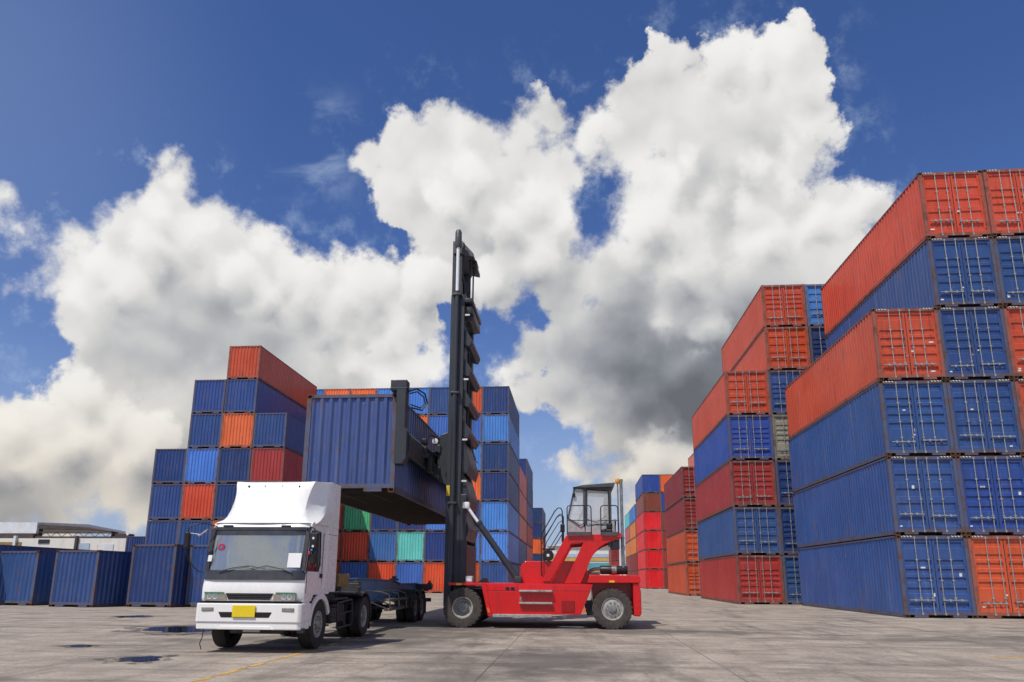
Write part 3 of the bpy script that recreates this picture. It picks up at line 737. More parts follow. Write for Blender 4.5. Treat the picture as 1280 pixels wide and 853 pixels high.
def tyre_mesh(rad, w, rim_r, lugs, mat, axis):
    mb = MB(); h = w/2; s = .045*rad/.5
    prof = [(rim_r, -h*.80), (rim_r+.02, -h*.92), (rad*.86, -h*1.0), (rad*.955, -h*.95), (rad-.012, -h*.74), (rad-.012, h*.74), (rad*.955, h*.95), (rad*.86, h*1.0), (rim_r+.02, h*.92), (rim_r, h*.80)]
    mb.lathe(prof, (0, 0, 0), axis, 48)
    if lugs:
        for side in (-1, 1):
            for i in range(lugs):
                a = 2*PI*(i+(.5 if side > 0 else 0))/lugs; da = PI/lugs*.56; vs = []
                for r_ in (rad*.945, rad+.004):
                    for t_ in ((.08, .97) if r_ > rad*.96 else (.08, 1.0)):
                        for q in (-da, da):
                            ang = a+q+(.10*t_); vs.append((r_*math.cos(ang), side*h*t_, r_*math.sin(ang)))
                if axis == 'x': vs = [(v[1], v[0], v[2]) for v in vs]
                mb.add(vs, [(0, 1, 3, 2), (4, 6, 7, 5), (0, 4, 5, 1), (2, 3, 7, 6), (0, 2, 6, 4), (1, 5, 7, 3)])
    return mb.mesh('tyre', mat)
def rim_mesh(rim_r, w, style, out, axis):
    """out: which way (+1/-1 along the axle) the visible face looks"""
    mb = MB(); h = w/2*out
    if style == 'deep':
        mb.lathe([(rim_r*1.02, h*.86), (rim_r*.93, h*.84), (rim_r*.80, h*.55), (rim_r*.78, h*.2), (rim_r*.55, h*.2)], (0, 0, 0), axis, 40, 0)
        mb.lathe([(rim_r*.56, h*.2), (rim_r*.50, h*.62), (rim_r*.46, h*.70), (0, h*.70)], (0, 0, 0), axis, 32, 1)
        n_, rb, hb, rr = 10, rim_r*.38, h*.71, .014
    else:
        mb.lathe([(rim_r*1.02, h*.88), (rim_r*.95, h*.86), (rim_r*.88, h*.70), (rim_r*.72, h*.80), (rim_r*.40, h*.80)], (0, 0, 0), axis, 40, 0)
        mb.lathe([(rim_r*.41, h*.80), (rim_r*.33, h*1.02), (rim_r*.18, h*1.06), (0, h*1.06)], (0, 0, 0), axis, 28, 1)
        n_, rb, hb, rr = 10, rim_r*.58, h*.82, .018
    for i in range(n_):
        a = 2*PI*i/n_; c = (rb*math.cos(a), hb, rb*math.sin(a)); d_ = (c[0], hb+.03*out, c[2])
        if axis == 'x': c, d_ = (c[1], c[0], c[2]), (d_[1], d_[0], d_[2])
        mb.tube([c, d_], rr, 6, 1)
    return mb.mesh('wheel', [M_RIM, M_HUB])
def wheel(parent, c, rad, w, rim_r, style, out, axis, lugs=0, mat=None, name='wheel'):
    mat = mat or M_RUBBER
    o = link(name, cached(('rim', rim_r, w, style, out, axis), lambda: rim_mesh(rim_r, w, style, out, axis)), parent, None, c)
    link('tyre', cached(('ty', rad, w, rim_r, lugs, mat.name, axis), lambda: tyre_mesh(rad, w, rim_r, lugs, mat, axis)), o)
    return o

# ------------------------------------------------------------------ the lift truck (drives to the left, mast in front)
FL = Vector((-1.0, 21.5, 0))
fork = thing('container_handler', 'bright red mobile container lift truck with tall black mast holding up a container', 'lift truck', FL)
def fp(name, mb, mats, parent=None):
    if parent is not None: return mb.build(name, mats, parent)
    return mb.build(name, mats, fork, None, -FL)
N, F_ = 19.95, 23.15           # near and far flank of the chassis
# chassis
mb = MB()
mb.prism([(-2.24, .37), (.13, .37), (.46, 1.15), (-2.46, 1.16)], N, F_, 'y', 0, .012)
for x in (-2.0, -1.2, -.55, -.28, -.08, .12): mb.tube([(x, N-.010, 1.08), (x, N+.01, 1.08)], .016, 6)
for x in (-.26, -.06, .06): mb.tube([(x, N-.010, 1.0), (x, N+.01, 1.0)], .016, 6)
ch_ = fp('chassis', mb, M_RED)
mb = MB(); mb.box(-2.36, .40, N-.004, N+.002, .962, .970); mb.box(-1.56, -1.552, N-.004, N+.002, .97, 1.15); fp('panel_gap', mb, M_HOLE, ch_)
for y0, y1 in ((N-.03, N+.55), (F_-.55, F_+.03)):
    mb = MB(); mb.prism([(-3.42, 1.165), (-3.42, 1.095), (-2.52, 1.095), (-2.33, .30), (-2.22, .30), (-2.40, 1.165)], y0, y1, 'y', 0, .008); fp('front_mudguard', mb, M_RED)
mb = MB(); mb.prism([(-2.38, .74), (-2.30, .44), (-2.215, .36), (.125, .36), (.365, .955), (-2.40, .955)], N-.014, N+.004, 'y', 0, .006); fp('side_skirt', mb, M_RED)
mb = MB(); mb.prism([(-1.50, 1.14), (-1.50, 1.62), (-1.37, 1.75), (-.02, 1.75), (.30, 1.60), (.40, 1.14)], 20.35, 22.75, 'y', 0, .02); fp('engine_hood', mb, M_RED)
# rear: counterweight hood, tail column, dark wheel housing
mb = MB(); mb.prism([(.30, 1.17), (.36, 1.39), (1.62, 1.38), (1.69, 1.34), (1.70, 1.18)], N-.02, F_+.02, 'y', 0, .02); fp('rear_hood', mb, M_RED)
mb = MB(); mb.prism([(1.50, 1.19), (1.66, 1.19), (1.71, .98), (1.71, .40), (1.66, .33), (1.50, .34)], N+.02, F_-.02, 'y', 0, .025); fp('counterweight', mb, M_RED)
mb = MB(); mb.box(.46, 1.52, 20.55, 22.55, .52, 1.18); fp('axle_housing', mb, M_RED)
mb = MB(); mb.box(.28, .44, 20.1, 20.5, .34, .72); mb.box(.26, .34, 20.05, 22.9, .42, .6); fp('battery_box', mb, M_BLACK)
mb = MB(); mb.tube([(-3.02, 20.1, .5), (-3.02, 23.0, .5)], .16, 12); mb.box(-3.2, -2.3, 20.55, 22.55, .3, 1.0); fp('drive_axle', mb, M_BLACK)
# steps
for (x0, x1, z0, z1, y0) in ((-1.50, -.62, .935, .985, N-.16), (-1.50, -.62, .625, .675, N-.12), (-2.20, -.63, .285, .362, N-.10)):
    mb = MB(); mb.cbox(x0, x1, y0, N+.02, z0, z1, .008); fp('step', mb, M_STEP)
mb = MB()
for i in range(12): mb.box(-.37+i*.028, -.355+i*.028, N-.026, N-.010, .42, .70)
mb.box(-.38, -.03, N-.018, N-.012, .41, .71, 1); fp('side_grille', mb, [M_RED, M_BLACK])
mb = MB(); mb.box(-1.87, -1.77, N-.012, N+.01, .985, 1.055); mb.box(-1.73, -1.63, N-.012, N+.01, .985, 1.055); fp('fuse_covers', mb, M_BLACK)
mb = MB(); mb.cbox(-1.49, -1.44, N-.03, N+.01, .70, .80, .008); fp('door_latch', mb, M_STAIN)
for x, z, y in ((-3.13, 1.10, N-.045), (.95, 1.195, N-.035)):
    mb = MB(); mb.box(x-.07, x+.07, y, y+.03, z+.0, z+.05); fp('marker_lamp', mb, M_YELL)
for x, dx in ((.20, .03), (-2.30, -.04)):
    mb = MB(); mb.prism([(x-.03, .40), (x+.03, .40), (x+.03+dx, .52), (x-.03+dx, .52)], N-.038, N-.01, 'y'); fp('reflector', mb, M_ORANGE)
mb = MB(); mb.cbox(-2.98, -2.78, 20.05, 20.35, 1.17, 1.34, .02); mb.box(-2.96, -2.80, 20.04, 20.052, 1.20, 1.30, 1); fp('junction_box', mb, [M_LGREY, M_LABEL])
mb = MB(); mb.prism([(-2.68, 1.165), (-2.40, 1.165), (-2.44, 1.29), (-2.52, 1.30)], 20.3, 20.7, 'y', 0, .01); fp('tool_cover', mb, M_BLACK)
# wheels
for y, out in ((20.08, -1), (23.02, 1)):
    wheel(fork, Vector((-3.02, y, .52))-FL, .52, .34, .275, 'deep', out, 'y', 26, M_DUSTY)
    wheel(fork, Vector((.95, y+.0*out, .52))-FL, .52, .34, .285, 'disc', out, 'y', 26, M_DUSTY)
for y in (20.5, 22.6): wheel(fork, Vector((-3.02, y, .52))-FL, .52, .30, .275, 'deep', -1 if y < 21 else 1, 'y', 26, M_DUSTY)
# cab support: two side frames and a deck
strut = [(-.24, 2.43), (-.91, 1.24), (-.68, 1.22), (-.10, 2.20), (.26, 2.22)]
for y0, y1 in ((20.08, 20.20), (22.75, 22.87)):
    mb = MB()
    mb.prism([(-.24, 2.43), (-.93, 1.20), (-.69, 1.20), (-.11, 2.21)]+[(1.20, 2.33), (1.24, 2.48)], y0, y1, 'y', 0, .01)
    mb.prism([(.22, 2.24), (-.30, 1.16), (.13, 1.16), (.30, 1.52)]+[(.40, 1.78), (.52, 1.98), (.66, 2.12), (.84, 2.23), (1.06, 2.30), (1.10, 2.34)], y0+.004, y1-.004, 'y', 0, .008)
    fp('cab_support', mb, M_RED)
mb = MB(); mb.prism([(-.20, 2.40), (-.16, 2.30), (1.20, 2.36), (1.22, 2.47)], 20.19, 22.76, 'y'); mb.tube([(1.17, 20.02, 2.44), (1.17, 22.9, 2.44)], .07, 12); fp('deck_beam', mb, M_RED)
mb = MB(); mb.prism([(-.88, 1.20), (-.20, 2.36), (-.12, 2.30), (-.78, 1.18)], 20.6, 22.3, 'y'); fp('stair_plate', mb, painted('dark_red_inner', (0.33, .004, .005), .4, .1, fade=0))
mb = MB(); mb.tube([(-.84, 20.05, 1.05), (-.66, 20.05, 1.05)], .075, 12); mb.box(-.84, -.68, 20.0, 20.12, .98, 1.18); fp('pivot_block', mb, M_BLACK)
# cab
cy0, cy1 = 20.62, 22.35
X0, X1 = -.20, 1.12
mb = MB()
mb.prism([(X0, 2.47), (X1+.0, 2.47), (X1+.03, 2.86), (.98, 2.90), (.98, 2.74), (.30, 2.68), (.25, 2.76), (-.21, 2.96)], cy0, cy0+.05, 'y', 0, .008)
mb.prism([(X0, 2.47), (X1+.0, 2.47), (X1+.03, 2.86), (.98, 2.90), (.98, 2.74), (.30, 2.68), (.25, 2.76), (-.21, 2.96)], cy1-.05, cy1, 'y', 0, .008)
mb.box(X0, X1, cy0+.02, cy1-.02, 2.47, 2.53); mb.box(X1-.02, X1+.02, cy0, cy1, 2.5, 2.92)
body = fp('cab', mb, M_LGREY)
mb = MB()
for y in (cy0, cy1-.055):
    mb.prism([(.23, 2.70), (.30, 2.70), (.315, 3.82), (.245, 3.82)], y, y+.055, 'y', 0, .006)
    mb.prism([(.95, 2.76), (1.02, 2.80), (1.03, 3.82), (.93, 3.82)], y, y+.055, 'y', 0, .006)
    mb.prism([(-.215, 2.95), (-.17, 2.95), (.03, 3.80), (-.02, 3.80)], y+.01, y+.045, 'y', 0, .004)
    mb.prism([(-.02, 3.76), (.93, 3.70), (.93, 3.80), (-.02, 3.82)], y+.005, y+.05, 'y', 0, .004)
mb.box(-.02, .03, cy0, cy1, 3.76, 3.82); mb.box(-.22, -.16, cy0, cy1, 2.92, 2.97)
fp('window_frame', mb, M_DGREY, body)
mb = MB(); mb.prism([(-.205, 2.96), (.24, 2.76), (.25, 3.78), (-.005, 3.78)], cy0+.020, cy0+.028, 'y'); fp('side_window', mb, M_GLASS, body)
mb = MB(); mb.prism([(.30, 2.70), (.955, 2.76), (.955, 3.72), (.31, 3.76)], cy0+.022, cy0+.030, 'y'); fp('door_window', mb, M_GLASS, body)
mb = MB(); mb.prism([(-.205, 2.96), (.24, 2.76), (.95, 2.76), (.955, 3.72), (-.005, 3.78)], cy1-.03, cy1-.022, 'y'); fp('side_window', mb, M_GLASS, body)
mb = MB(); mb.prism([(-.205, 2.95), (-.197, 2.95), (-.0, 3.80), (-.008, 3.80)], cy0+.05, cy1-.05, 'y'); fp('windscreen', mb, M_GLASS, body)
mb = MB(); mb.box(1.0, 1.008, cy0+.05, cy1-.05, 2.92, 3.80); fp('rear_window', mb, M_GLASS, body)
mb = MB(); mb.prism([(-.05, 3.80), (.20, 3.86), (1.14, 3.93), (1.10, 3.80), (.30, 3.78)], cy0-.06, cy1+.06, 'y', 0, .015); fp('roof', mb, M_DGREY, body)
mb = MB()
fr = [(.32, 2.74), (.93, 2.79), (.95, 2.84), (.95, 3.66), (.92, 3.70), (.36, 3.74), (.33, 3.70), (.32, 2.74)]
mb.tube([(a, cy0-.006, b) for a, b in fr], .017, 6); fp('door_frame', mb, M_BLACK, body)
mb = MB(); mb.cbox(.50, .95, 21.2, 21.75, 2.80, 2.94, .03); mb.cbox(.84, .98, 21.22, 21.73, 2.92, 3.55, .05); mb.cbox(.86, .96, 21.34, 21.6, 3.55, 3.72, .03); fp('driver_seat', mb, M_SEAT, body)
mb = MB(); mb.tube([(.22+.17*math.cos(a)*.5, 21.48+.20*math.sin(a), 3.18+.17*math.cos(a)*.86) for a in [2*PI*i/24 for i in range(25)]], .014, 6, caps=False); mb.tube([(.05, 21.48, 2.8), (.22, 21.48, 3.18)], .025, 8); fp('steering_wheel', mb, M_BLACK, body)
mb = MB(); mb.tube([(.28, cy0-.02, 2.66), (.25, cy0-.035, 2.80), (.14, cy0-.03, 2.72), (.0, cy0-.03, 2.82), (-.19, cy0-.02, 2.93)], .012, 6); mb.tube([(.34, cy0-.04, 2.90), (.60, cy0-.05, 2.82), (.86, cy0-.04, 3.0)], .012, 6); fp('grab_rail', mb, M_BLACK, body)
mb = MB(); mb.cbox(-.06, .02, cy0-.05, cy0-.01, 3.52, 3.64, .02); fp('wing_mirror', mb, M_BLACK, body)
mb = MB(); mb.cbox(.72, 1.02, cy0-.42, cy0-.10, 2.49, 2.62, .05); mb.cbox(.86, 1.02, cy0-.40, cy0-.12, 2.60, 2.78, .04); fp('bundled_cover', mb, M_BLACK, body)
# platform guard rails and kick plates
def hoop(x0, x1, z1, y, z0=2.43, mid=True):
    m_ = MB(); r_ = .07
    m_.tube([(x0, y, z0), (x0, y, z1-r_), (x0+.02, y, z1-.02), (x0+r_, y, z1), (x1-r_, y, z1), (x1-.02, y, z1-.02), (x1, y, z1-r_), (x1, y, z0)], .0145, 8)
    if mid: m_.tube([(x0, y, z0+.40), (x1, y, z0+.40)], .012, 6)
    return m_
yn = 20.02
m_ = hoop(-.21, .44, 3.23, yn); m_.tube([(.27, yn, 2.43), (.27, yn, 3.22)], .012, 6); fp('guard_rail', m_, M_BLACK)
m_ = hoop(.70, 1.16, 3.23, yn); fp('guard_rail', m_, M_BLACK)
m_ = hoop(-.21, .44, 3.23, 22.85); fp('guard_rail', m_, M_BLACK)
mb = MB(); mb.box(-.22, .46, yn-.012, yn+.012, 2.43, 2.52); fp('kick_plate', mb, M_DGREY)
mb = MB(); mb.box(.69, 1.17, yn-.012, yn+.012, 2.43, 2.52); fp('kick_plate', mb, M_DGREY)
# ladder hand rails on the stair at the front of the cab
for y in (20.25, 22.3):
    m_ = MB(); m_.tube([(-.92, y, 1.36), (-.93, y, 2.36), (-.90, y, 2.50), (-.55, y, 3.10), (-.46, y, 3.19), (-.38, y, 3.18), (-.345, y, 3.10), (-.345, y, 2.24)], .016, 8)
    m_.tube([(-.90, y, 2.20), (-.86, y, 2.36), (-.50, y, 2.92), (-.42, y, 2.98), (-.345, y, 2.96)], .012, 8); fp('stair_rail', m_, M_BLACK)
for k in range(4):
    mb = MB(); x = -.86+k*.17; z = 1.42+k*.29; mb.cbox(x, x+.16, 20.62, 22.25, z, z+.03, .006); fp('stair_tread', mb, M_STEP)
m_ = MB(); m_.tube([(-.74, 20.3, 2.02), (-.34, 20.3, 2.66)], .014, 6); m_.tube([(-.66, 20.3, 2.0), (-.30, 20.3, 2.56)], .014, 6); m_.tube([(-.93, 20.26, 1.5), (-.90, 20.26, 1.36), (-.80, 20.3, 1.25), (-.70, 20.32, 1.3)], .012, 6); fp('hose_run', m_, M_HOSE)
mb = MB(); mb.lathe([(0, -.07), (.14, -.07), (.15, -.05), (.10, -.03), (.10, .03), (.15, .05), (.14, .07), (0, .07)], (-.74, 20.32, 1.90), 'y', 24); mb.lathe([(0, -.085), (.04, -.08), (.045, -.065)], (-.74, 20.32, 1.90), 'y', 12, 1); mb.box(-.90, -.56, 20.28, 20.40, 2.05, 2.09); fp('hose_reel', mb, [M_BLACK, M_LABEL])
mb = MB(); mb.cbox(-.40, -.28, 20.1, 20.3, 2.52, 2.74, .03); mb.cbox(-.37, -.31, 20.1, 20.2, 2.26, 2.46, .02); fp('work_lamp', mb, M_BLACK)
# exhaust, muffler, beacon
mb = MB(); mb.tube([(1.285, 20.3, 1.55), (1.285, 20.3, 3.90)], .042, 12); mb.tube([(1.285, 20.3, 3.88), (1.30, 20.3, 3.98)], .042, 12); fp('exhaust_stack', mb, M_STAIN)
mb = MB(); mb.tube([(1.19, 20.3, 2.3), (1.19, 20.3, 3.86)], .020, 8); fp('beacon_pole', mb, M_STAIN)
mb = MB(); mb.lathe([(.0, .13), (.045, .12), (.065, .07), (.065, .0), (.05, -.02), (0, -.02)], (1.19, 20.3, 3.88), 'z', 16); fp('beacon', mb, M_AMBER)
mb = MB(); mb.lathe([(0, -.37), (.10, -.37), (.115, -.34), (.115, .34), (.10, .37), (0, .37)], (1.03, 20.35, 1.52), 'x', 24); mb.lathe([(.118, -.06), (.121, -.06), (.121, .07), (.118, .07)], (1.03, 20.35, 1.52), 'x', 24, 1); fp('muffler', mb, [M_BLACK, M_STAIN])
mb = MB(); mb.tube([(.10, 20.4, 1.16), (.28, 20.4, 1.38), (.40, 20.38, 1.50), (.52, 20.36, 1.545), (.70, 20.35, 1.55)], .045, 12); fp('exhaust_pipe', mb, M_STAIN)
mb = MB(); mb.cbox(.95, 1.20, 20.2, 20.45, 2.06, 2.32, .03); mb.box(.90, 1.0, 20.2, 20.4, 2.14, 2.34); fp('air_intake', mb, M_DGREY)
# ---- mast
ny, fy = 20.42, 22.55
def channel(x0, x1, y0, y1, z0, z1, inward):
    """C-section upright"""
    m_ = MB(); t_ = .05; w_ = y1-y0
    web0, web1 = (y0, y0+t_) if inward > 0 else (y1-t_, y1)
    m_.prism([(x0, y0), (x1, y0), (x1, y1), (x1-.09, y1), (x1-.09, y0+t_), (x0+.09, y0+t_), (x0+.09, y1), (x0, y1)] if inward > 0 else
             [(x0, y1), (x1, y1), (x1, y0), (x1-.09, y0), (x1-.09, y1-t_), (x0+.09, y1-t_), (x0+.09, y0), (x0, y0)], z0, z1, 'z', 0, .006)
    return m_
fp('outer_mast', channel(-3.63, -3.22, ny, ny+.24, .55, 9.62, 1), M_MAST)
fp('outer_mast', channel(-3.63, -3.22, fy-.24, fy, .55, 9.62, -1), M_MAST)
fp('inner_mast', channel(-3.66, -3.36, ny+.25, ny+.42, .8, 11.50, 1), M_MAST)
fp('inner_mast', channel(-3.66, -3.36, fy-.42, fy-.25, .8, 11.50, -1), M_MAST)
mb = MB(); mb.cbox(-3.12, -3.02, ny+.05, fy-.05, 1.0, 2.2, .02); mb.cbox(-3.22, -3.04, ny-.01, ny+.2, .9, 3.6, .02); mb.cbox(-3.22, -3.04, fy-.2, fy+.01, .9, 3.6, .02); fp('mast_foot', mb, M_MAST)
# lift cylinders: dark barrel, chrome rod
for y, sgn in ((ny-.075, -1), (fy+.075, 1)):
    mb = MB(); mb.tube([(-3.44, y, .75), (-3.44, y, 9.70)], .072, 16)
    for z in (3.3, 6.5, 9.55): mb.cbox(-3.56, -3.30, y-.085, y+.085, z, z+.07, .01)
    cyl = fp('lift_cylinder', mb, M_MAST)
    mb = MB(); mb.tube([(-3.44, y, 9.6), (-3.44, y, 11.40)], .050, 16); fp('piston_rod', mb, M_CHROME, cyl)
    mb = MB(); mb.lathe([(0, .30), (.07, .28), (.10, .20), (.105, -.25), (.08, -.30), (0, -.30)], (-3.44, y, 11.42), 'z', 16); fp('rod_cap', mb, M_DGREY, cyl)
mb = MB(); mb.cbox(-3.64, -3.30, ny+.2, fy-.2, 11.05, 11.45, .03); mb.prism([(-3.34, 11.45), (-3.02, 11.08), (-3.02, 10.96), (-3.34, 11.04)], ny+.25, fy-.25, 'y', 0, .01); fp('mast_head', mb, M_DGREY)
mb = MB(); mb.tube([(-3.16, 21.0, 9.5), (-3.16, 21.0, 11.2)], .03, 8); mb.tube([(-3.10, 21.3, 9.5), (-3.10, 21.3, 11.2)], .025, 8); mb.cbox(-3.10, -2.96, 21.0, 21.5, 10.75, 11.0, .02); mb.tube([(-3.36, 20.7, 10.4), (-3.14, 20.9, 9.6)], .05, 8); fp('lift_chain', mb, M_BLACK)
mb = MB(); mb.cbox(-3.50, -2.98, ny+.02, fy-.02, 9.38, 9.52, .02); mb.cbox(-3.30, -3.0, ny+.1, fy-.1, 9.05, 9.30, .04); mb.lathe([(0, -.6), (.15, -.6), (.15, .6), (0, .6)], (-3.12, 21.3, 9.0), 'y', 16); fp('crosshead', mb, M_MAST)
# folded cross plates between the uprights, each leaning out behind the mast
for k in range(7):
    zb = 8.10-k*.93
    h_ = .46 if k < 4 else .80
    mb = MB(); mb.prism([(-3.24, zb+h_), (-3.19, zb+h_), (-2.985, zb+.14), (-2.985, zb+.04), (-3.06, zb-.10 if k < 4 else zb-.22), (-3.24, zb-.04)], ny+.10, fy-.10, 'y', 0, .02); fp('cross_plate', mb, M_MAST)
mb = MB()
for y in (20.75, 20.85, 20.95): mb.tube([(-3.22, y, 9.2), (-3.10, y, 8.2), (-3.12, y, 5.6), (-2.98, y, 5.0), (-2.86, y-.05, 4.62), (-2.80, y-.1, 4.55)], .014, 6)
fp('mast_hoses', mb, M_HOSE)
mb = MB()
for z in (8.95, 6.95, 5.15, 3.95, 1.6): mb.box(-3.20, -3.06, ny+.015, ny+.03, z, z+.05)
fp('reflective_label', mb, M_LABEL)
mb = MB(); mb.box(-3.625, -3.53, ny-.008, ny-.002, 3.55, 3.85); fp('warning_sticker', mb, M_YELL)
# tilt cylinders
for y in (20.30,):
    a, b = Vector((-3.02, y, 3.26)), Vector((-1.56, y, 1.24)); mid = a+(b-a)*.24
    mb = MB(); mb.tube([mid, b], .088, 16); mb.tube([mid-(b-a)*.015, mid+(b-a)*.02], .10, 16); mb.cbox(-1.66, -1.46, y-.12, y+.12, 1.14, 1.34, .02); c_ = fp('tilt_cylinder', mb, M_MAST)
    mb = MB(); mb.tube([a, mid], .045, 12); mb.cbox(-3.12, -2.94, y-.07, y+.12, 3.18, 3.36, .02); fp('piston_rod', mb, M_CHROME, c_)
# ---- carriage and side-lift spreader
mb = MB()
for y in (20.85, 22.1): mb.prism([(-3.93, 4.0), (-3.66, 3.9), (-3.62, 5.5), (-3.93, 5.4)], y, y+.14, 'y', 0, .015)
mb.cbox(-4.10, -3.9, 20.8, 23.3, 4.85, 5.1, .02); mb.cbox(-4.10, -3.9, 20.8, 23.3, 4.2, 4.45, .02); mb.cbox(-4.0, -3.72, 20.9, 22.3, 4.3, 5.0, .02)
fp('carriage', mb, M_MAST)
sp0, sp1 = 18.0, 30.58
mb = MB(); mb.prism([(-4.56, 4.98), (-4.28, 4.98), (-4.20, 4.86), (-4.20, 4.48), (-4.28, 4.34), (-4.56, 4.46)], sp0+.2, sp1-.2, 'y', 0, .02)
mb.cbox(-4.22, -4.08, 19.9, 28.8, 4.56, 4.84, .02)
spread = fp('spreader_beam', mb, M_MAST)
for y in (sp0, sp1-.42):
    mb = MB(); mb.prism([(-4.57, 6.10), (-4.57, 4.10), (-4.36, 4.10), (-4.26, 4.26), (-4.26, 4.98), (-4.32, 5.05), (-4.32, 6.10)], y, y+.36, 'y', 0, .015)
    mb.cbox(-4.74, -4.31, y+.01, y+.35, 6.03, 6.32, .015); mb.cbox(-4.75, -4.29, y-.005, y+.365, 6.075, 6.10, .004)
    arm = fp('spreader_arm', mb, M_MAST)
mb = MB(); mb.tube([(-4.32, 18.44, 6.12), (-4.18, 18.6, 6.22), (-4.02, 18.9, 6.16), (-3.98, 19.1, 5.95), (-4.10, 19.0, 5.72), (-4.30, 18.6, 5.70)], .022, 8); mb.tube([(-4.32, 18.44, 6.05), (-4.16, 18.6, 6.14), (-4.04, 18.9, 6.06), (-4.02, 19.0, 5.9), (-4.12, 18.9, 5.76), (-4.30, 18.5, 5.76)], .018, 8); fp('spreader_hose', mb, M_HOSE)
mb = MB(); mb.lathe([(0, -.10), (.07, -.10), (.10, -.02), (.10, .04), (0, .05)], (-3.96, 20.35, 5.10), 'y', 18); mb.lathe([(0, -.12), (.085, -.105), (.09, -.03)], (-3.96, 20.35, 5.10), 'y', 18, 1); fp('spot_lamp', mb, [M_BLACK, M_LABEL])
mb = MB(); mb.cbox(-4.22, -4.06, 19.6, 19.8, 4.90, 5.06, .03); mb.tube([(-4.1, 19.6, 4.8), (-4.0, 19.9, 4.7), (-3.9, 20.3, 4.8)], .03, 8); mb.tube([(-4.15, 19.75, 5.0), (-4.05, 20.1, 5.25), (-3.9, 20.5, 5.2)], .025, 8); mb.cbox(-4.16, -3.98, 20.0, 20.4, 4.2, 4.62, .03); fp('valve_block', mb, M_BLACK)
# ------------------------------------------------------------------ the lorry (faces us) and its empty container trailer
M_WHITE = painted('white_cab_paint', (0.83, 0.82, 0.79), 0.28, 0.10, (0.60, 0.57, 0.52), 0.0, coat=0.2, fade=0.02)
M_SCREEN = glass('windscreen_glass', (0.25, 0.29, 0.30), 0.015, 0.62); M_SCREEN.node_tree.nodes['Principled BSDF'].inputs['IOR'].default_value = 2.3
M_SIDEGL = glass('side_glass', (0.05, 0.055, 0.055), 0.03, 0.45)
M_BAND = plain('grey_black_band', (0.045, 0.047, 0.052), 0.35, 0, 0.2)
M_CHASSIS = painted('dirty_black_chassis', (0.028, 0.028, 0.030), 0.6, 0.5, (0.09, 0.08, 0.07), 0.05)
M_TBLUE = painted('faded_blue_trailer_paint', (0.030, 0.150, 0.310), 0.5, 0.35, (0.05, 0.06, 0.07), 0.06)
M_LENS = glass('headlamp_lens', (0.72, 0.75, 0.73), 0.05, 0.12)
M_GREENTINT = plain('green_lens_strip', (0.05, 0.22, 0.12), 0.2, 0, 0.1)
M_LAMPIN = plain('lamp_reflector', (0.42, 0.43, 0.42), 0.18, 0.8, 0.5, 24)
M_PLATE = plain('yellow_plate', (0.80, 0.60, 0.01), 0.45, 0, 0.06)
M_FOG = plain('fog_lamp_glass', (0.30, 0.28, 0.26), 0.2, 0.2, 0.2)
M_WOOD = plain('weathered_plank', (0.20, 0.15, 0.115), 0.85, 0, 0.45, 6)
M_PAPER = plain('white_paper', (0.78, 0.78, 0.77), 0.7, 0, 0.05)
M_REDP = plain('red_plastic', (0.55, 0.02, 0.02), 0.4, 0, 0.1)
M_BLUEP = plain('blue_plastic', (0.03, 0.20, 0.60), 0.4, 0, 0.1)
M_GREENC = plain('green_cloth', (0.03, 0.22, 0.07), 0.9, 0, 0.3)
M_YBOX = plain('dusty_yellow_box', (0.33, 0.22, 0.075), 0.7, 0, 0.5, 10)
TO = Vector((-5.67, 12.7, 0))
truck = thing('container_truck', 'white flat-nosed lorry with a tall roof fairing, facing the camera', 'truck', TO)
def tp(name, mb, mats, parent=None, color=None): return mb.build(name, mats, parent or truck, color)
HW = .93
# cab: lower shell with wheel arch, roof, pillars, rear wall
arch_ = [(.95+.53*math.cos(R(a)), .45+.53*math.sin(R(a))) for a in range(12, 169, 12)]
side_low = [(.01, .86), (.40, .86), (.44, .62)]
mb = MB()
mb.bowed([(-.002, .875), (-.016, .92), (-.02, 1.08), (.0, 1.20), (.015, 1.26), (.05, 1.39), (.45, 1.39), (1.66, 1.39), (1.66, 1.02), (1.46, 1.02), (1.36, .97), (.54, .97), (.44, .86), (.02, .86)], HW, .11, .5, 0, 1)
cabm = tp('cab', mb, M_WHITE)
mb = MB(); mb.bowed([(.17, 2.12), (.20, 2.22), (.24, 2.25), (.30, 2.27), (1.60, 2.28), (1.66, 2.24), (1.66, 2.10), (.30, 2.09)], HW-.01, .11, .7, 0, 1); tp('roof', mb, M_WHITE, cabm)
for s in (-1, 1):
    mb = MB(); xo, xi = s*(HW-.012), s*(HW-.085)
    mb.prism([(.10, 1.37), (.15, 1.37), (.33, 2.13), (.25, 2.13)], min(xo, xi), max(xo, xi), 'x', 0, .012)
    mb.prism([(.86, 1.38), (.84, 1.50), (.78, 2.12), (1.66, 2.12), (1.66, 1.38)], min(xo, xi), max(xo, xi), 'x', 0, .012)
    tp('door_pillar', mb, M_WHITE, cabm)
mb = MB(); mb.box(-HW+.08, HW-.08, 1.56, 1.64, 1.3, 2.15); tp('rear_wall', mb, M_BAND, cabm)
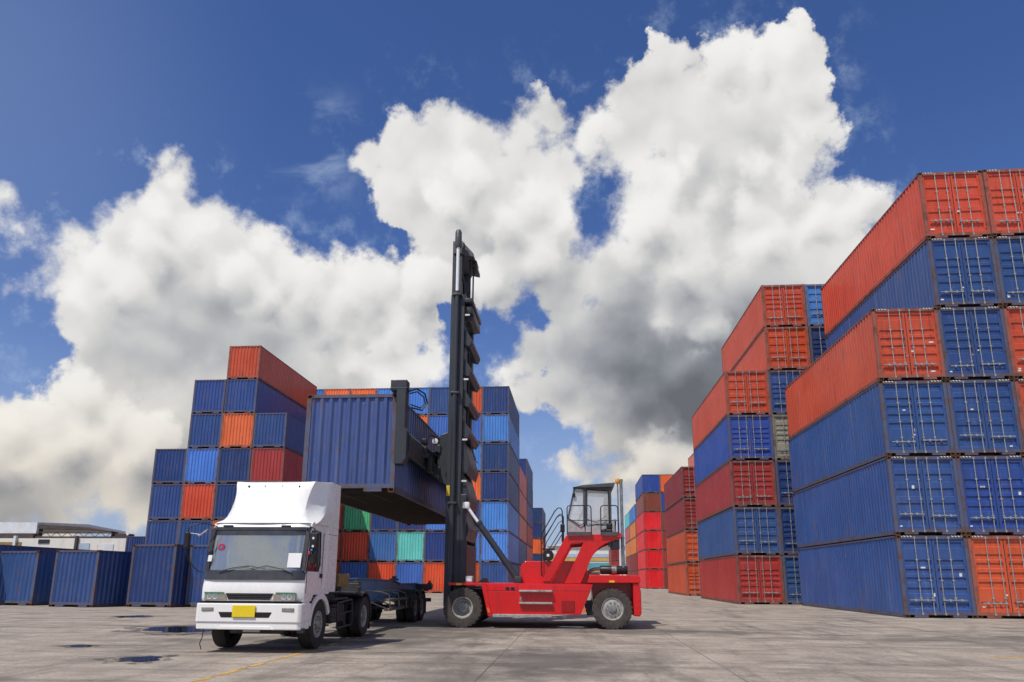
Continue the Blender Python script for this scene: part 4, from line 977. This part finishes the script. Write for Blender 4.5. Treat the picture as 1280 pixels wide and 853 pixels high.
# windscreen with dark surround, tinted top band, wipers
def scr(z): return .045+(z-1.39)*(.175-.045)/(2.13-1.39)
mb = MB(); mb.bowed([(.035, 1.385), (.045, 1.385), (scr(2.13)+.003, 2.13), (scr(2.13)-.007, 2.13)], HW-.05, .085, .7); ws = tp('windscreen', mb, M_SCREEN, cabm)
mb = MB(); z0, z1 = 2.02, 2.125; mb.bowed([(scr(z0)-.014, z0), (scr(z0)-.009, z0), (scr(z1)-.009, z1), (scr(z1)-.014, z1)], HW-.06, .082, .7); tp('sun_strip', mb, M_BAND, ws)
mb = MB()
mb.bowed([(-.026, 1.235), (.02, 1.235), (.05, 1.40), (.010, 1.40)], HW-.012, .11, .5)
for s in (-1, 1):
    x0, x1 = sorted((s*(HW-.085), s*(HW-.014))); mb.prism([(.066, 1.39), (.11, 1.39), (.248, 2.14), (.206, 2.14)], x0, x1, 'x')
mb.bowed([(.148, 2.11), (.19, 2.11), (.20, 2.165), (.156, 2.165)], HW-.012, .11, .7)
tp('windscreen_surround', mb, M_BAND, cabm)
def wiper(x0, x1, xm):
    m_ = MB(); m_.tube([(x0, -.02, 1.37), ((x0+xm)/2, -.01, 1.44), (xm, .01, 1.475)], .010, 6); m_.tube([(xm-.32, -.004, 1.425), (xm, .012, 1.485), (xm+.30, .0, 1.44)], .009, 6); return m_
tp('wiper', wiper(-.62, 0, -.10), M_BLACK, cabm); tp('wiper', wiper(.72, 0, .26), M_BLACK, cabm)
mb = MB(); mb.prism([(scr(1.45)-.014, 1.45), (scr(1.45)-.010, 1.45), (scr(1.70)-.010, 1.70), (scr(1.70)-.014, 1.70)], .60, .84, 'x'); tp('permit_sticker', mb, M_PAPER, ws)
mb = MB(); mb.prism([(scr(1.52)-.014, 1.55), (scr(1.52)-.010, 1.55), (scr(1.64)-.010, 1.66), (scr(1.64)-.014, 1.66)], -.87, -.80, 'x'); tp('permit_sticker', mb, M_PAPER, ws)
mb = MB(); mb.lathe([(0, -.006), (.06, -.006), (.065, .0), (0, .006)], (-.66, scr(1.84)-.02, 1.80), 'y', 18); mb.lathe([(0, -.008), (.03, -.008), (.03, -.005)], (-.66, scr(1.84)-.02, 1.80), 'y', 14, 1); tp('round_badge', mb, [M_REDP, M_BLUEP], ws)
# inside
mb = MB(); mb.cbox(-HW+.1, HW-.1, .12, .42, 1.30, 1.46, .05); tp('dashboard', mb, M_BAND, cabm)
mb = MB(); mb.tube([(.45+.20*math.cos(a), .52+.07*math.sin(a), 1.50+.16*math.sin(a)) for a in [2*PI*i/24 for i in range(25)]], .016, 6, caps=False); mb.tube([(.45, .35, 1.40), (.45, .52, 1.50)], .025, 8); tp('steering_wheel', mb, M_BLACK, cabm)
for x in (-.45, .45):
    mb = MB(); mb.cbox(x-.24, x+.24, .95, 1.08, 1.3, 1.88, .05); mb.cbox(x-.24, x+.24, .62, 1.05, 1.26, 1.42, .05); tp('seat', mb, M_SEAT, cabm)
mb = MB(); mb.cbox(.72, .86, .50, .72, 1.38, 1.52, .04); mb.cbox(.70, .84, .60, .80, 1.50, 1.60, .05, 1); tp('folded_cloth', mb, [M_GREENC, M_PLATE], cabm)
# doors
for s in (-1, 1):
    X = lambda d: s*(HW+d)
    x0, x1 = sorted((X(-.002), X(.008)))
    mb = MB(); mb.prism([(.16, 1.00), (.16, 1.34), (.86, 1.34), (.92, 1.20), (.94, 1.0), (.80, .99)], x0, x1, 'x', 0, .005); dr = tp('door', mb, M_WHITE)
    x0, x1 = sorted((X(-.045), X(-.035)))
    mb = MB(); mb.prism([(.14, 1.385), (.84, 1.385), (.78, 2.10), (.32, 2.10)], x0, x1, 'x'); tp('side_window', mb, M_SIDEGL, dr)
    mb = MB(); mb.tube([(X(-.01), .13, 1.36), (X(-.01), .315, 2.10), (X(-.01), .50, 2.115), (X(-.01), .77, 2.10), (X(-.01), .83, 1.50), (X(-.01), .70, 1.38)], .014, 6); tp('window_seal', mb, M_BLACK, dr)
    x0, x1 = sorted((X(.006), X(.035)))
    mb = MB(); mb.cbox(x0, x1, .78, .90, 1.27, 1.35, .015); tp('door_handle', mb, M_BLACK, dr)
    mb = MB(); x0_, x1_ = sorted((X(-.001), X(.0045))); mb.box(x0_, x1_, .925, .940, 1.02, 2.10); mb.box(x0_, x1_, .145, .158, 1.0, 1.36); tp('door_gap', mb, M_HOLE, dr)
    x0, x1 = sorted((X(-.03), X(.018)))
    # wheel-arch lip, step panel, tall fairing behind the door
    A_ = [(.95+.56*math.cos(R(a)), .45+.54*math.sin(R(a))) for a in range(0, 181, 10)]; B_ = [(.95+.47*math.cos(R(a)), .43+.46*math.sin(R(a))) for a in range(180, -1, -10)]
    A_ = [(p[0], p[1]) for p in A_ if p[1] > .55 or p[0] < .95]; B_ = [(p[0], p[1]) for p in B_ if p[1] > .55 or p[0] < .95]
    mb = MB(); mb.prism(A_+B_, x0, x1, 'x', 0, .008); tp('wheel_arch', mb, M_WHITE)
    x0, x1 = sorted((X(-.30), X(-.01)))
    mb = MB(); mb.cbox(x0, x1, .16, .44, .50, .88, .03); tp('step_panel', mb, M_WHITE)
    x0, x1 = sorted((X(-.05), X(.012)))
    mb = MB(); mb.prism([(1.02, 1.06), (1.10, 1.30), (1.14, 1.60), (1.14, 2.26), (1.74, 2.26), (1.74, 1.01), (1.46, 1.01)], x0, x1, 'x', 0, .012); sf = tp('side_fairing', mb, M_WHITE); mb = MB(); x0, x1 = sorted((X(.010), X(.0145))); mb.box(x0, x1, 1.14, 1.73, 2.085, 2.095); tp('panel_seam', mb, M_FOG, sf)
# roof air deflector, lofted level by level
LV = [(2.24, .20, .88, .20), (2.30, .30, .79, .28), (2.40, .40, .70, .36), (2.55, .48, .69, .42), (2.72, .54, .70, .46), (2.88, .60, .725, .46), (2.98, .645, .755, .44), (3.03, .69, .77, .42), (3.045, .78, .73, .40)]
vs = []; per = None
for (z, yf, wf, sc) in LV:
    half = [(0.0, yf-.03), (wf*.5, yf-.02), (wf*.86, yf), (wf, yf+.035)]
    k = 6
    for i in range(1, k+1):
        t_ = i/k; xx = wf+(.945-wf)*(t_**1.12); yy = yf+.035+(sc)*t_; half.append((xx, yy))
    half += [(.945, 1.55), (.945, 1.72), (.90, 1.745)]
    zz = lambda x: z+ (.05 if z > 3.0 else .03 if z > 2.95 else 0)*max(0, (abs(x)-.5)/.45)
    ring = [(x, y, zz(x)) for x, y in half]+[(-x, y, zz(x)) for x, y in half[:0:-1]]
    per = len(ring); vs += ring
fs = [(j*per+i, j*per+(i+1) % per, (j+1)*per+(i+1) % per, (j+1)*per+i) for j in range(len(LV)-1) for i in range(per)]
mb = MB(); mb.add(vs, fs, 0, True); mb.add(vs[-per:], [tuple(range(per))], 0)
fair = tp('roof_fairing', mb, M_WHITE)
for p in fair.data.polygons: pass
for x in (-.48, -.16, .17, .50):
    mb = MB(); mb.lathe([(0, -.008), (.018, -.006), (.022, .01)], (x, .61, 2.955), 'y', 10); tp('fairing_bolt', mb, M_BLACK, fair)
for x in (-.60, .48):
    mb = MB(); mb.cbox(x-.09, x+.09, .145, .20, 2.165, 2.20, .015); tp('roof_lamp', mb, M_BAND, cabm)
# nose: headlamps, grille, bumper, plate
for s in (-1, 1):
    mb = MB(); mb.prism([(s*.82, .885), (s*.41, .885), (s*.47, 1.02), (s*.82, 1.02)], -.034, .02, 'y', 0, .006); h_ = tp('headlamp', mb, M_LAMPIN)
    mb = MB(); mb.prism([(s*.825, .878), (s*.40, .878), (s*.465, 1.028), (s*.825, 1.028)], -.046, -.040, 'y'); tp('lens', mb, M_LENS, h_)
    mb = MB(); mb.box(*sorted((s*.47, s*.82)), -.050, -.047, 1.000, 1.024); tp('tinted_strip', mb, M_GREENTINT, h_)
    for xx in (.72, .62):
        mb = MB(); mb.lathe([(.0, .02), (.035, .0), (.045, -.012)], (s*xx, -.03, .95), 'y', 16); tp('bulb_reflector', mb, M_CHROME, h_)
    mb = MB(); mb.cbox(*sorted((s*.43, s*.53)), -.038, -.034, .90, .99, .001); tp('indicator', mb, M_YBOX, h_)
    mb = MB(); mb.cbox(*sorted((s*.61, s*.83)), -.085, -.06, .705, .765, .012); tp('fog_lamp', mb, M_FOG)
mb = MB(); mb.prism([(-.385, .895), (.36, .895), (.42, 1.005), (-.44, 1.005)], -.030, .0, 'y', 0, .004)
for z in (.92, .95, .98): mb.box(-.39, .38, -.036, -.028, z-.006, z+.006, 1)
tp('grille', mb, [M_HOLE, M_BAND])
mb = MB(); mb.prism([(-.95, -.02), (-.90, -.065), (-.5, -.075), (.5, -.075), (.90, -.065), (.95, -.02), (.955, .42), (-.955, .42)], .515, .835, 'z', 0, .018)
mb.prism([(-.94, -.0), (-.89, -.045), (-.5, -.055), (.5, -.055), (.89, -.045), (.94, -.0), (.945, .40), (-.945, .40)], .395, .520, 'z', 0, .018)
mb.prism([(-.52, .40), (-.46, .455), (.42, .455), (.48, .40)], -.068, -.04, 'y', 0, .006)
bump = tp('bumper', mb, M_WHITE)
mb = MB(); mb.prism([(-.47, .60), (.39, .60), (.44, .69), (-.52, .69)], -.082, -.06, 'y', 0, .006); tp('air_slot', mb, M_HOLE, bump)
mb = MB(); mb.cbox(-.26, .15, -.105, -.088, .605, .805, .006); tp('number_plate', mb, M_PLATE, bump)
mb = MB(); mb.box(-HW+.02, HW-.02, -.01, .05, .835, .87); tp('bumper_gap', mb, M_HOLE)
mb = MB(); mb.cbox(-.08, .22, -.02, .02, .355, .40, .008); tp('tow_bracket', mb, M_LGREY)
mb = MB(); mb.tube([(-.80, .0, .40), (-.79, -.02, .28), (-.83, -.02, .16), (-.80, -.01, .06)], .008, 6); tp('dangling_strap', mb, M_HOSE)
mb = MB(); mb.cbox(-.97, -.90, .02, .12, .37, .43, .01); mb.cbox(.86, .98, .02, .14, .34, .42, .015); tp('bumper_bracket', mb, M_CHASSIS)
# mirrors and their arms
mb = MB(); mb.tube([(.86, .20, 2.12), (.97, .10, 2.16), (1.04, .10, 2.13), (1.04, .12, 1.45), (.95, .20, 1.40)], .013, 6); ma = tp('mirror_arm', mb, M_BLACK)
mb = MB(); mb.cbox(.965, 1.115, .06, .16, 1.76, 2.06, .03); mb.lathe([(0, -.008), (.022, -.004), (.025, .01)], (1.04, .06, 1.96), 'y', 10, 1); mb.lathe([(0, -.008), (.022, -.004), (.025, .01)], (1.04, .06, 1.82), 'y', 10, 1); tp('mirror', mb, [M_BLACK, M_LABEL], ma)
mb = MB(); mb.cbox(.975, 1.085, .08, .17, 1.49, 1.72, .03); tp('mirror', mb, M_BLACK, ma)
mb = MB(); mb.cbox(.96, 1.0, .05, .08, 1.67, 1.73, .012); tp('ribbon_knot', mb, M_REDP, ma)
mb = MB(); mb.cbox(1.0, 1.04, .05, .08, 1.73, 1.77, .012); tp('ribbon_knot', mb, M_BLUEP, ma)
mb = MB(); mb.tube([(-.80, .17, 2.17), (-.98, .02, 2.22), (-1.15, -.06, 2.19), (-1.21, -.08, 2.10), (-1.215, -.08, 1.70), (-1.14, -.05, 1.52), (-1.0, .0, 1.38), (-.90, .03, 1.36)], .011, 6); ma = tp('mirror_arm', mb, M_BLACK)
mb = MB(); mb.cbox(-1.26, -1.17, -.12, -.03, 1.77, 2.06, .02); tp('mirror', mb, M_BLACK, ma)
mb = MB(); mb.prism([(-1.02, 1.98), (-.90, 2.06), (-.86, 2.12), (-.90, 2.10), (-.99, 2.03), (-1.06, 2.02)], -.06, -.03, 'y', 0, .004); mb.tube([(-1.19, -.07, 2.04), (-1.02, -.05, 2.02)], .009, 6); tp('kerb_mirror', mb, M_LGREY, ma)
# frame, wheels, fenders
mb = MB()
for x in (-.40, .32): mb.box(x, x+.08, .3, 5.0, .60, .82)
for y in (.5, 1.5, 2.6, 3.4, 4.3, 4.9): mb.box(-.33, .33, y, y+.1, .62, .80)
mb.box(-.33, .33, .35, 1.4, .36, .70)
tp('chassis_frame', mb, M_CHASSIS)
mb = MB(); mb.tube([(-.75, .95, .44), (.75, .95, .44)], .07, 10); mb.cbox(-.5, .5, .35, .70, .30, .42, .03); tp('front_axle', mb, M_CHASSIS)
for s in (-1, 1):
    wheel(truck, (s*.80, .95, .44), .44, .25, .235, 'disc', s, 'x', 0, M_RUBBER)
    wheel(truck, (s*.82, 3.90, .44), .44, .24, .235, 'deep', s, 'x', 0, M_RUBBER); wheel(truck, (s*.54, 3.90, .44), .44, .24, .235, 'deep', s, 'x', 0, M_RUBBER)
    A_ = [(3.90+.55*math.cos(R(a)), .44+.54*math.sin(R(a))) for a in range(-5, 121, 9)]
    prof = A_+[(3.30, .99), (2.95, .97), (2.95, .93), (3.30, .94)]+[(3.90+.51*math.cos(R(a)), .44+.50*math.sin(R(a))) for a in range(120, -6, -9)]
    x0, x1 = sorted((s*.42, s*.945)); mb = MB(); mb.prism(prof, x0, x1, 'x', 0, .006); tp('mudguard', mb, M_CHASSIS)
    x0, x1 = sorted((s*.46, s*.93)); mb = MB(); mb.cbox(x0, x1, 4.40, 4.43, .14, .52, .006); tp('mud_flap', mb, M_BLACK)
    x = s*.93
    mb = MB(); mb.tube([(x, 2.0, .32), (x, 1.95, .74), (x, 2.0, .79), (x, 2.90, .83), (x, 2.96, .78), (x, 2.98, .36), (x, 2.92, .32), (x, 2.0, .30)], .018, 6)
    mb.tube([(x, 1.98, .56), (x, 2.97, .60)], .014, 6); mb.tube([(x, 2.45, .32), (x, 2.45, .58)], .014, 6); mb.tube([(x, 2.05, .7), (s*.42, 2.05, .72)], .016, 6); mb.tube([(x, 2.9, .75), (s*.42, 2.9, .75)], .016, 6); mb.tube([(x-.0, 1.97, .5), (s*.6, 1.75, .62)], .016, 6)
    tp('side_guard', mb, M_CHASSIS)
mb = MB(); mb.cbox(.42, .80, 2.05, 2.88, .38, .76, .05); tp('fuel_tank', mb, M_CHASSIS)
mb = MB(); mb.cbox(-.80, -.42, 2.05, 2.88, .40, .74, .04); tp('battery_box', mb, M_CHASSIS)
mb = MB(); mb.tube([(.50, 1.75, .75), (.55, 1.95, .92), (.62, 2.2, .90), (.55, 2.5, .85)], .035, 8); mb.tube([(.60, 1.8, .60), (.72, 1.95, .80), (.7, 2.1, .86)], .03, 8); mb.lathe([(0, -.3), (.11, -.28), (.11, .28), (0, .3)], (.55, 2.35, .86), 'y', 16); tp('air_tank', mb, M_CHASSIS)
mb = MB(); mb.box(-.5, .86, 2.0, 2.9, .84, .88); tp('catwalk_plate', mb, M_CHASSIS)
mb = MB(); mb.cbox(.30, .88, 2.15, 2.85, 1.10, 1.36, .02); tp('tool_box', mb, M_YBOX)
mb = MB(); mb.lathe([(0, .09), (.05, .07), (.055, 0), (0, 0)], (.60, 2.6, 1.17), 'z', 12); tp('work_light', mb, M_ORANGE)
mb = MB(); mb.tube([(.2, 1.80, 1.55), (.35, 2.1, 1.30), (.40, 2.6, 1.12), (.3, 3.2, 1.14)], .016, 6); tp('air_hose', mb, M_REDP)
mb = MB(); mb.tube([(.5, 1.80, 1.45), (.62, 2.2, 1.10), (.66, 2.7, 1.02), (.5, 3.3, 1.1)], .016, 6); mb.tube([(.80, 1.80, 1.36), (.80, 1.80, .95)], .03, 8); tp('air_hose', mb, M_HOSE)
mb = MB(); mb.cbox(-.45, .45, 3.3, 4.4, .84, .94, .03); mb.lathe([(.0, .0), (.42, .0), (.42, .05), (0, .05)], (0, 3.9, .93), 'z', 24); tp('coupling_plate', mb, M_CHASSIS)

# ---- the trailer
trailer = thing('container_trailer', 'empty blue skeletal container trailer with two axles, coupled behind the white lorry', 'trailer', (-5.67, 22.4, 0))
TR = Vector((-5.67, 22.4, 0))
def rp(name, mb, mats, parent=None): return mb.build(name, mats, parent or trailer, None, None if parent else TO-TR)
mb = MB()
for x in (-.50, .36):
    prof = [(3.2, 1.22), (3.2, .99), (4.55, .99), (5.3, .70), (8.4, .70), (9.0, .88), (11.7, .88), (11.7, 1.10), (9.2, 1.10), (8.3, 1.20), (5.0, 1.25)]
    mb.prism(prof, x+.055, x+.085, 'x')
    for a, b in (((3.2, 1.22), (5.0, 1.25)), ((5.0, 1.25), (8.3, 1.20)), ((8.3, 1.20), (9.2, 1.10)), ((9.2, 1.10), (11.7, 1.10))):
        mb.prism([a, b, (b[0], b[1]+.022), (a[0], a[1]+.022)], x, x+.14, 'x')
    for a, b in (((4.55, .968), (5.3, .678)), ((5.3, .678), (8.4, .678)), ((8.4, .678), (9.0, .858)), ((9.0, .858), (11.7, .858))):
        mb.prism([a, b, (b[0], b[1]+.022), (a[0], a[1]+.022)], x, x+.14, 'x')
for y in (3.25, 5.2, 6.6, 8.0, 9.3, 10.5, 11.5): mb.box(-.44, .44, y, y+.10, .92, 1.06)
rp('frame', mb, M_TBLUE)
mb = MB()
for x in (-.505, .505):
    for y in (5.6, 6.4, 7.2, 8.0): mb.prism([(y, .72), (y+.03, .72), (y+.03, 1.22), (y, 1.22)], x-.05, x+.05, 'x')
rp('web_stiffener', mb, M_TBLUE) if False else None
for y, z in ((3.3, 1.08), (11.55, 1.0)):
    mb = MB(); mb.cbox(-.96, .96, y, y+.20, z-.10, z+.09, .015); b_ = rp('bolster', mb, M_CHASSIS)
    for s in (-1, 1):
        mb = MB(); mb.cbox(s*.87-.07, s*.87+.07, y+.02, y+.18, z+.09, z+.13, .01); mb.cbox(s*.87-.03, s*.87+.03, y+.06, y+.14, z+.13, z+.20, .015); mb.tube([(s*.93, y-.02, z), (s*1.0, y-.03, z), (s*1.0, y-.03, z+.08)], .012, 6); rp('twist_lock', mb, M_CHASSIS, b_)
mb = MB(); mb.cbox(.28, .52, 8.6, 8.8, 1.20, 1.26, .01); mb.cbox(.34, .46, 8.65, 8.75, 1.26, 1.33, .015); rp('centre_lock', mb, M_CHASSIS)
for s in (-1, 1):
    for y in (9.35, 10.25):
        wheel(trailer, Vector((s*.82, y, .42))+TO-TR, .42, .24, .225, 'deep', s, 'x', 0, M_RUBBER); wheel(trailer, Vector((s*.54, y, .42))+TO-TR, .42, .24, .225, 'deep', s, 'x', 0, M_RUBBER)
        pr_ = [(y+.50*math.cos(R(a)), .42+.52*math.sin(R(a))) for a in range(20, 161, 10)]+[(y+.46*math.cos(R(a)), .42+.48*math.sin(R(a))) for a in range(160, 19, -10)]
        x0, x1 = sorted((s*.42, s*.95)); mb = MB(); mb.prism(pr_, x0, x1, 'x', 0, .005); rp('mudguard', mb, M_CHASSIS)
    x0, x1 = sorted((s*.46, s*.94)); mb = MB(); mb.cbox(x0, x1, 8.72, 8.76, .44, .80, .006); rp('mud_flap', mb, M_BLACK)
    mb = MB(); mb.cbox(x0, x1, 10.82, 10.85, .2, .62, .006); rp('mud_flap', mb, M_BLACK)
    x = s*.86
    for z, yy in ((.72, 0), (.48, .02)):
        mb = MB(); mb.cbox(*sorted((x-s*.10, x+s*.05)), 6.25+yy, 8.45+yy, z-.03, z+.03, .006); rp('side_plank', mb, M_WOOD)
    for y in (6.0, 7.0, 7.9):
        mb = MB(); mb.tube([(s*.46, y-.5, .98), (s*.70, y+.1, .93), (s*.84, y+.42, .86), (s*.86, y+.50, .72), (s*.86, y+.50, .48)], .018, 6); mb.tube([(s*.46, y-.4, .74), (s*.84, y+.45, .48)], .016, 6); rp('plank_bracket', mb, M_HUB)
mb = MB()
for y in (9.35, 10.25): mb.tube([(-.7, y, .42), (.7, y, .42)], .06, 10)
for x in (-.42, .42): mb.cbox(x-.04, x+.04, 8.9, 10.8, .50, .62, .02); mb.box(x-.03, x+.03, 9.7, 9.9, .55, .9)
mb.box(-.42, .42, 9.75, 9.85, .60, .70); mb.box(-.05, .05, 9.3, 10.3, .40, .48)
rp('axle_bogie', mb, M_CHASSIS)
for s in (-1, 1):
    mb = MB(); mb.cbox(s*.50-.06, s*.50+.06, 5.3, 5.42, .16, .72, .01); mb.cbox(s*.50-.11, s*.50+.11, 5.24, 5.48, .12, .16, .01); rp('landing_leg', mb, M_CHASSIS)
mb = MB(); mb.cbox(-.90, .90, 11.76, 11.86, .52, .64, .01); mb.box(-.5, -.4, 11.70, 11.78, .6, .9); mb.box(.4, .5, 11.70, 11.78, .6, .9); rp('rear_guard', mb, M_CHASSIS)
for s in (-1, 1):
    mb = MB(); mb.cbox(s*.72-.10, s*.72+.10, 11.75, 11.80, .86, .94, .008); rp('tail_lamp', mb, M_REDP)
# ------------------------------------------------------------------ sheds beyond the yard
M_WALL = painted('off_white_cladding', (0.68, 0.66, 0.60), 0.7, 0.3, (0.28, 0.22, 0.16), 0.06, scale=.25)
M_ROOFW = plain('white_sheet_roof', (0.66, 0.68, 0.70), 0.5, 0, 0.15, 1.0)
M_TRUSS = plain('rusty_truss', (0.085, 0.06, 0.05), 0.8, 0, 0.4, 2)
M_TEAL = plain('teal_cladding', (0.10, 0.36, 0.40), 0.7, 0, 0.25, .4); M_ORB = plain('ochre_cladding', (0.60, 0.36, 0.10), 0.7, 0, 0.25, .4); M_PBL = plain('pale_blue_cladding', (0.40, 0.50, 0.62), 0.7, 0, 0.2, .4)
M_WIN = plain('dark_window', (0.03, 0.035, 0.04), 0.2)
B0 = Vector((-60, 82, 0))
shed = thing('loading_shed', 'long white shed with an open steel canopy beyond the low blue containers', 'shed', B0)
def bp(o, mb, name, mats, base, parent=None): return mb.build(name, mats, parent or o, None, None if parent else -base)
mb = MB(); mb.box(-95, -48.6, 78, 79, 0, 5.32); w_ = bp(shed, mb, 'wall', M_WALL, B0)
for x, wd, z0, z1, m_ in ((-64.5, 2.6, 4.3, 4.9, M_YBOX), (-59.9, 1.3, 4.75, 5.2, M_WIN), (-55.0, 1.2, 3.9, 4.8, M_PBL), (-52.6, 1.6, 3.9, 4.7, M_ROOFW), (-70, 2.4, 4.3, 4.9, M_YBOX)):
    mb = MB(); mb.box(x, x+wd, 77.93, 78.02, z0, z1); bp(shed, mb, 'window', m_, B0, w_)
mb = MB(); mb.prism([(79.2, 5.95), (79.2, 7.20), (88, 7.6), (96, 7.2), (96, 6.9), (88, 7.3), (79.6, 6.9), (79.6, 5.95)], -98, -61.3, 'x'); bp(shed, mb, 'roof', M_ROOFW, B0)
mb = MB(); mb.prism([(-61.2, 6.98), (-56.5, 6.72), (-52.6, 6.22), (-52.6, 6.16), (-56.5, 6.40), (-61.2, 6.50)], 79.4, 80.6, 'y'); bp(shed, mb, 'canopy', M_TRUSS, B0)
mb = MB(); mb.box(-61.5, -50.4, 79.25, 79.4, 5.42, 5.62); mb.box(-61.5, -52.2, 79.25, 79.4, 6.05, 6.13)
xs = [-61.5+i*.66 for i in range(15)]
for i, x in enumerate(xs[:-1]):
    mb.tube([(x, 79.3, 5.55 if i % 2 else 6.1), (x+.66, 79.3, 6.1 if i % 2 else 5.55)], .035, 5)
mb.box(-52.3, -52.2, 79.25, 80.4, 5.48, 6.13); mb.box(-61.5, -61.4, 79.25, 80.4, 5.48, 6.5)
bp(shed, mb, 'truss', M_TRUSS, B0)
mb = MB(); mb.box(-98, -61.5, 79.1, 79.4, 5.40, 5.92); bp(shed, mb, 'beam', M_TRUSS, B0)
for x, m_ in ((-86, M_ROOFW), (-74, M_ROOFW), (-62.6, M_ROOFW), (-55.3, M_TRUSS)):
    mb = MB(); mb.box(x-.14, x+.14, 77.7, 77.95, 0, 5.6); bp(shed, mb, 'post', m_, B0)
mb = MB(); mb.box(-52.0, -50.6, 79.5, 81, 5.62, 5.95); mb.tube([(-50.4, 79.4, 5.4), (-50.4, 79.4, 5.8)], .04, 6); mb.lathe([(0, -.12), (.12, -.1), (.14, .1), (0, .12)], (-50.4, 79.4, 5.85), 'y', 12, 1); bp(shed, mb, 'flood_lamp', [M_TRUSS, M_LABEL], B0)
B1 = Vector((2, 195, 0))
ware = thing('striped_warehouse', 'far white warehouse with ochre and teal bands seen under the lift truck cab', 'warehouse', B1)
mb = MB(); mb.box(-7, 13, 195, 225, 0, 9.6); w_ = bp(ware, mb, 'wall', M_WALL, B1)
for z0, z1, m_ in ((5.75, 6.6, M_ORB), (6.75, 7.6, M_PBL), (3.9, 5.3, M_TEAL), (3.0, 3.6, M_ORB)):
    mb = MB(); mb.box(-7.0, 13, 194.85, 194.997, z0, z1); bp(ware, mb, 'wall_band', m_, B1, w_)
mb = MB(); mb.prism([(-7.5, 9.6), (3, 11.0), (13.5, 9.6)], 194.4, 225, 'y'); bp(ware, mb, 'roof', M_ROOFW, B1)
mb = MB(); mb.box(2.2, 6.2, 194.8, 195.02, 0, 2.8); bp(ware, mb, 'door', M_TRUSS, B1)
LP = Vector((9.0, 150.0, 0))
t = thing('yard_light_pole', 'slim white pole standing behind the lift truck cab', 'pole', LP)
mb = MB(); mb.tube([(0, 0, 0), (0, 0, 9.2)], .30, 12, 0, .22); mb.build('shaft', M_ROOFW, t); mb = MB(); mb.cbox(-.5, .5, -.5, .5, 0, .5, .05); mb.build('footing', M_WALL, t)
mb = MB(); mb.cbox(-.9, .9, -.2, .2, 9.1, 9.5, .05); mb.build('lamp_head', M_DGREY, t)
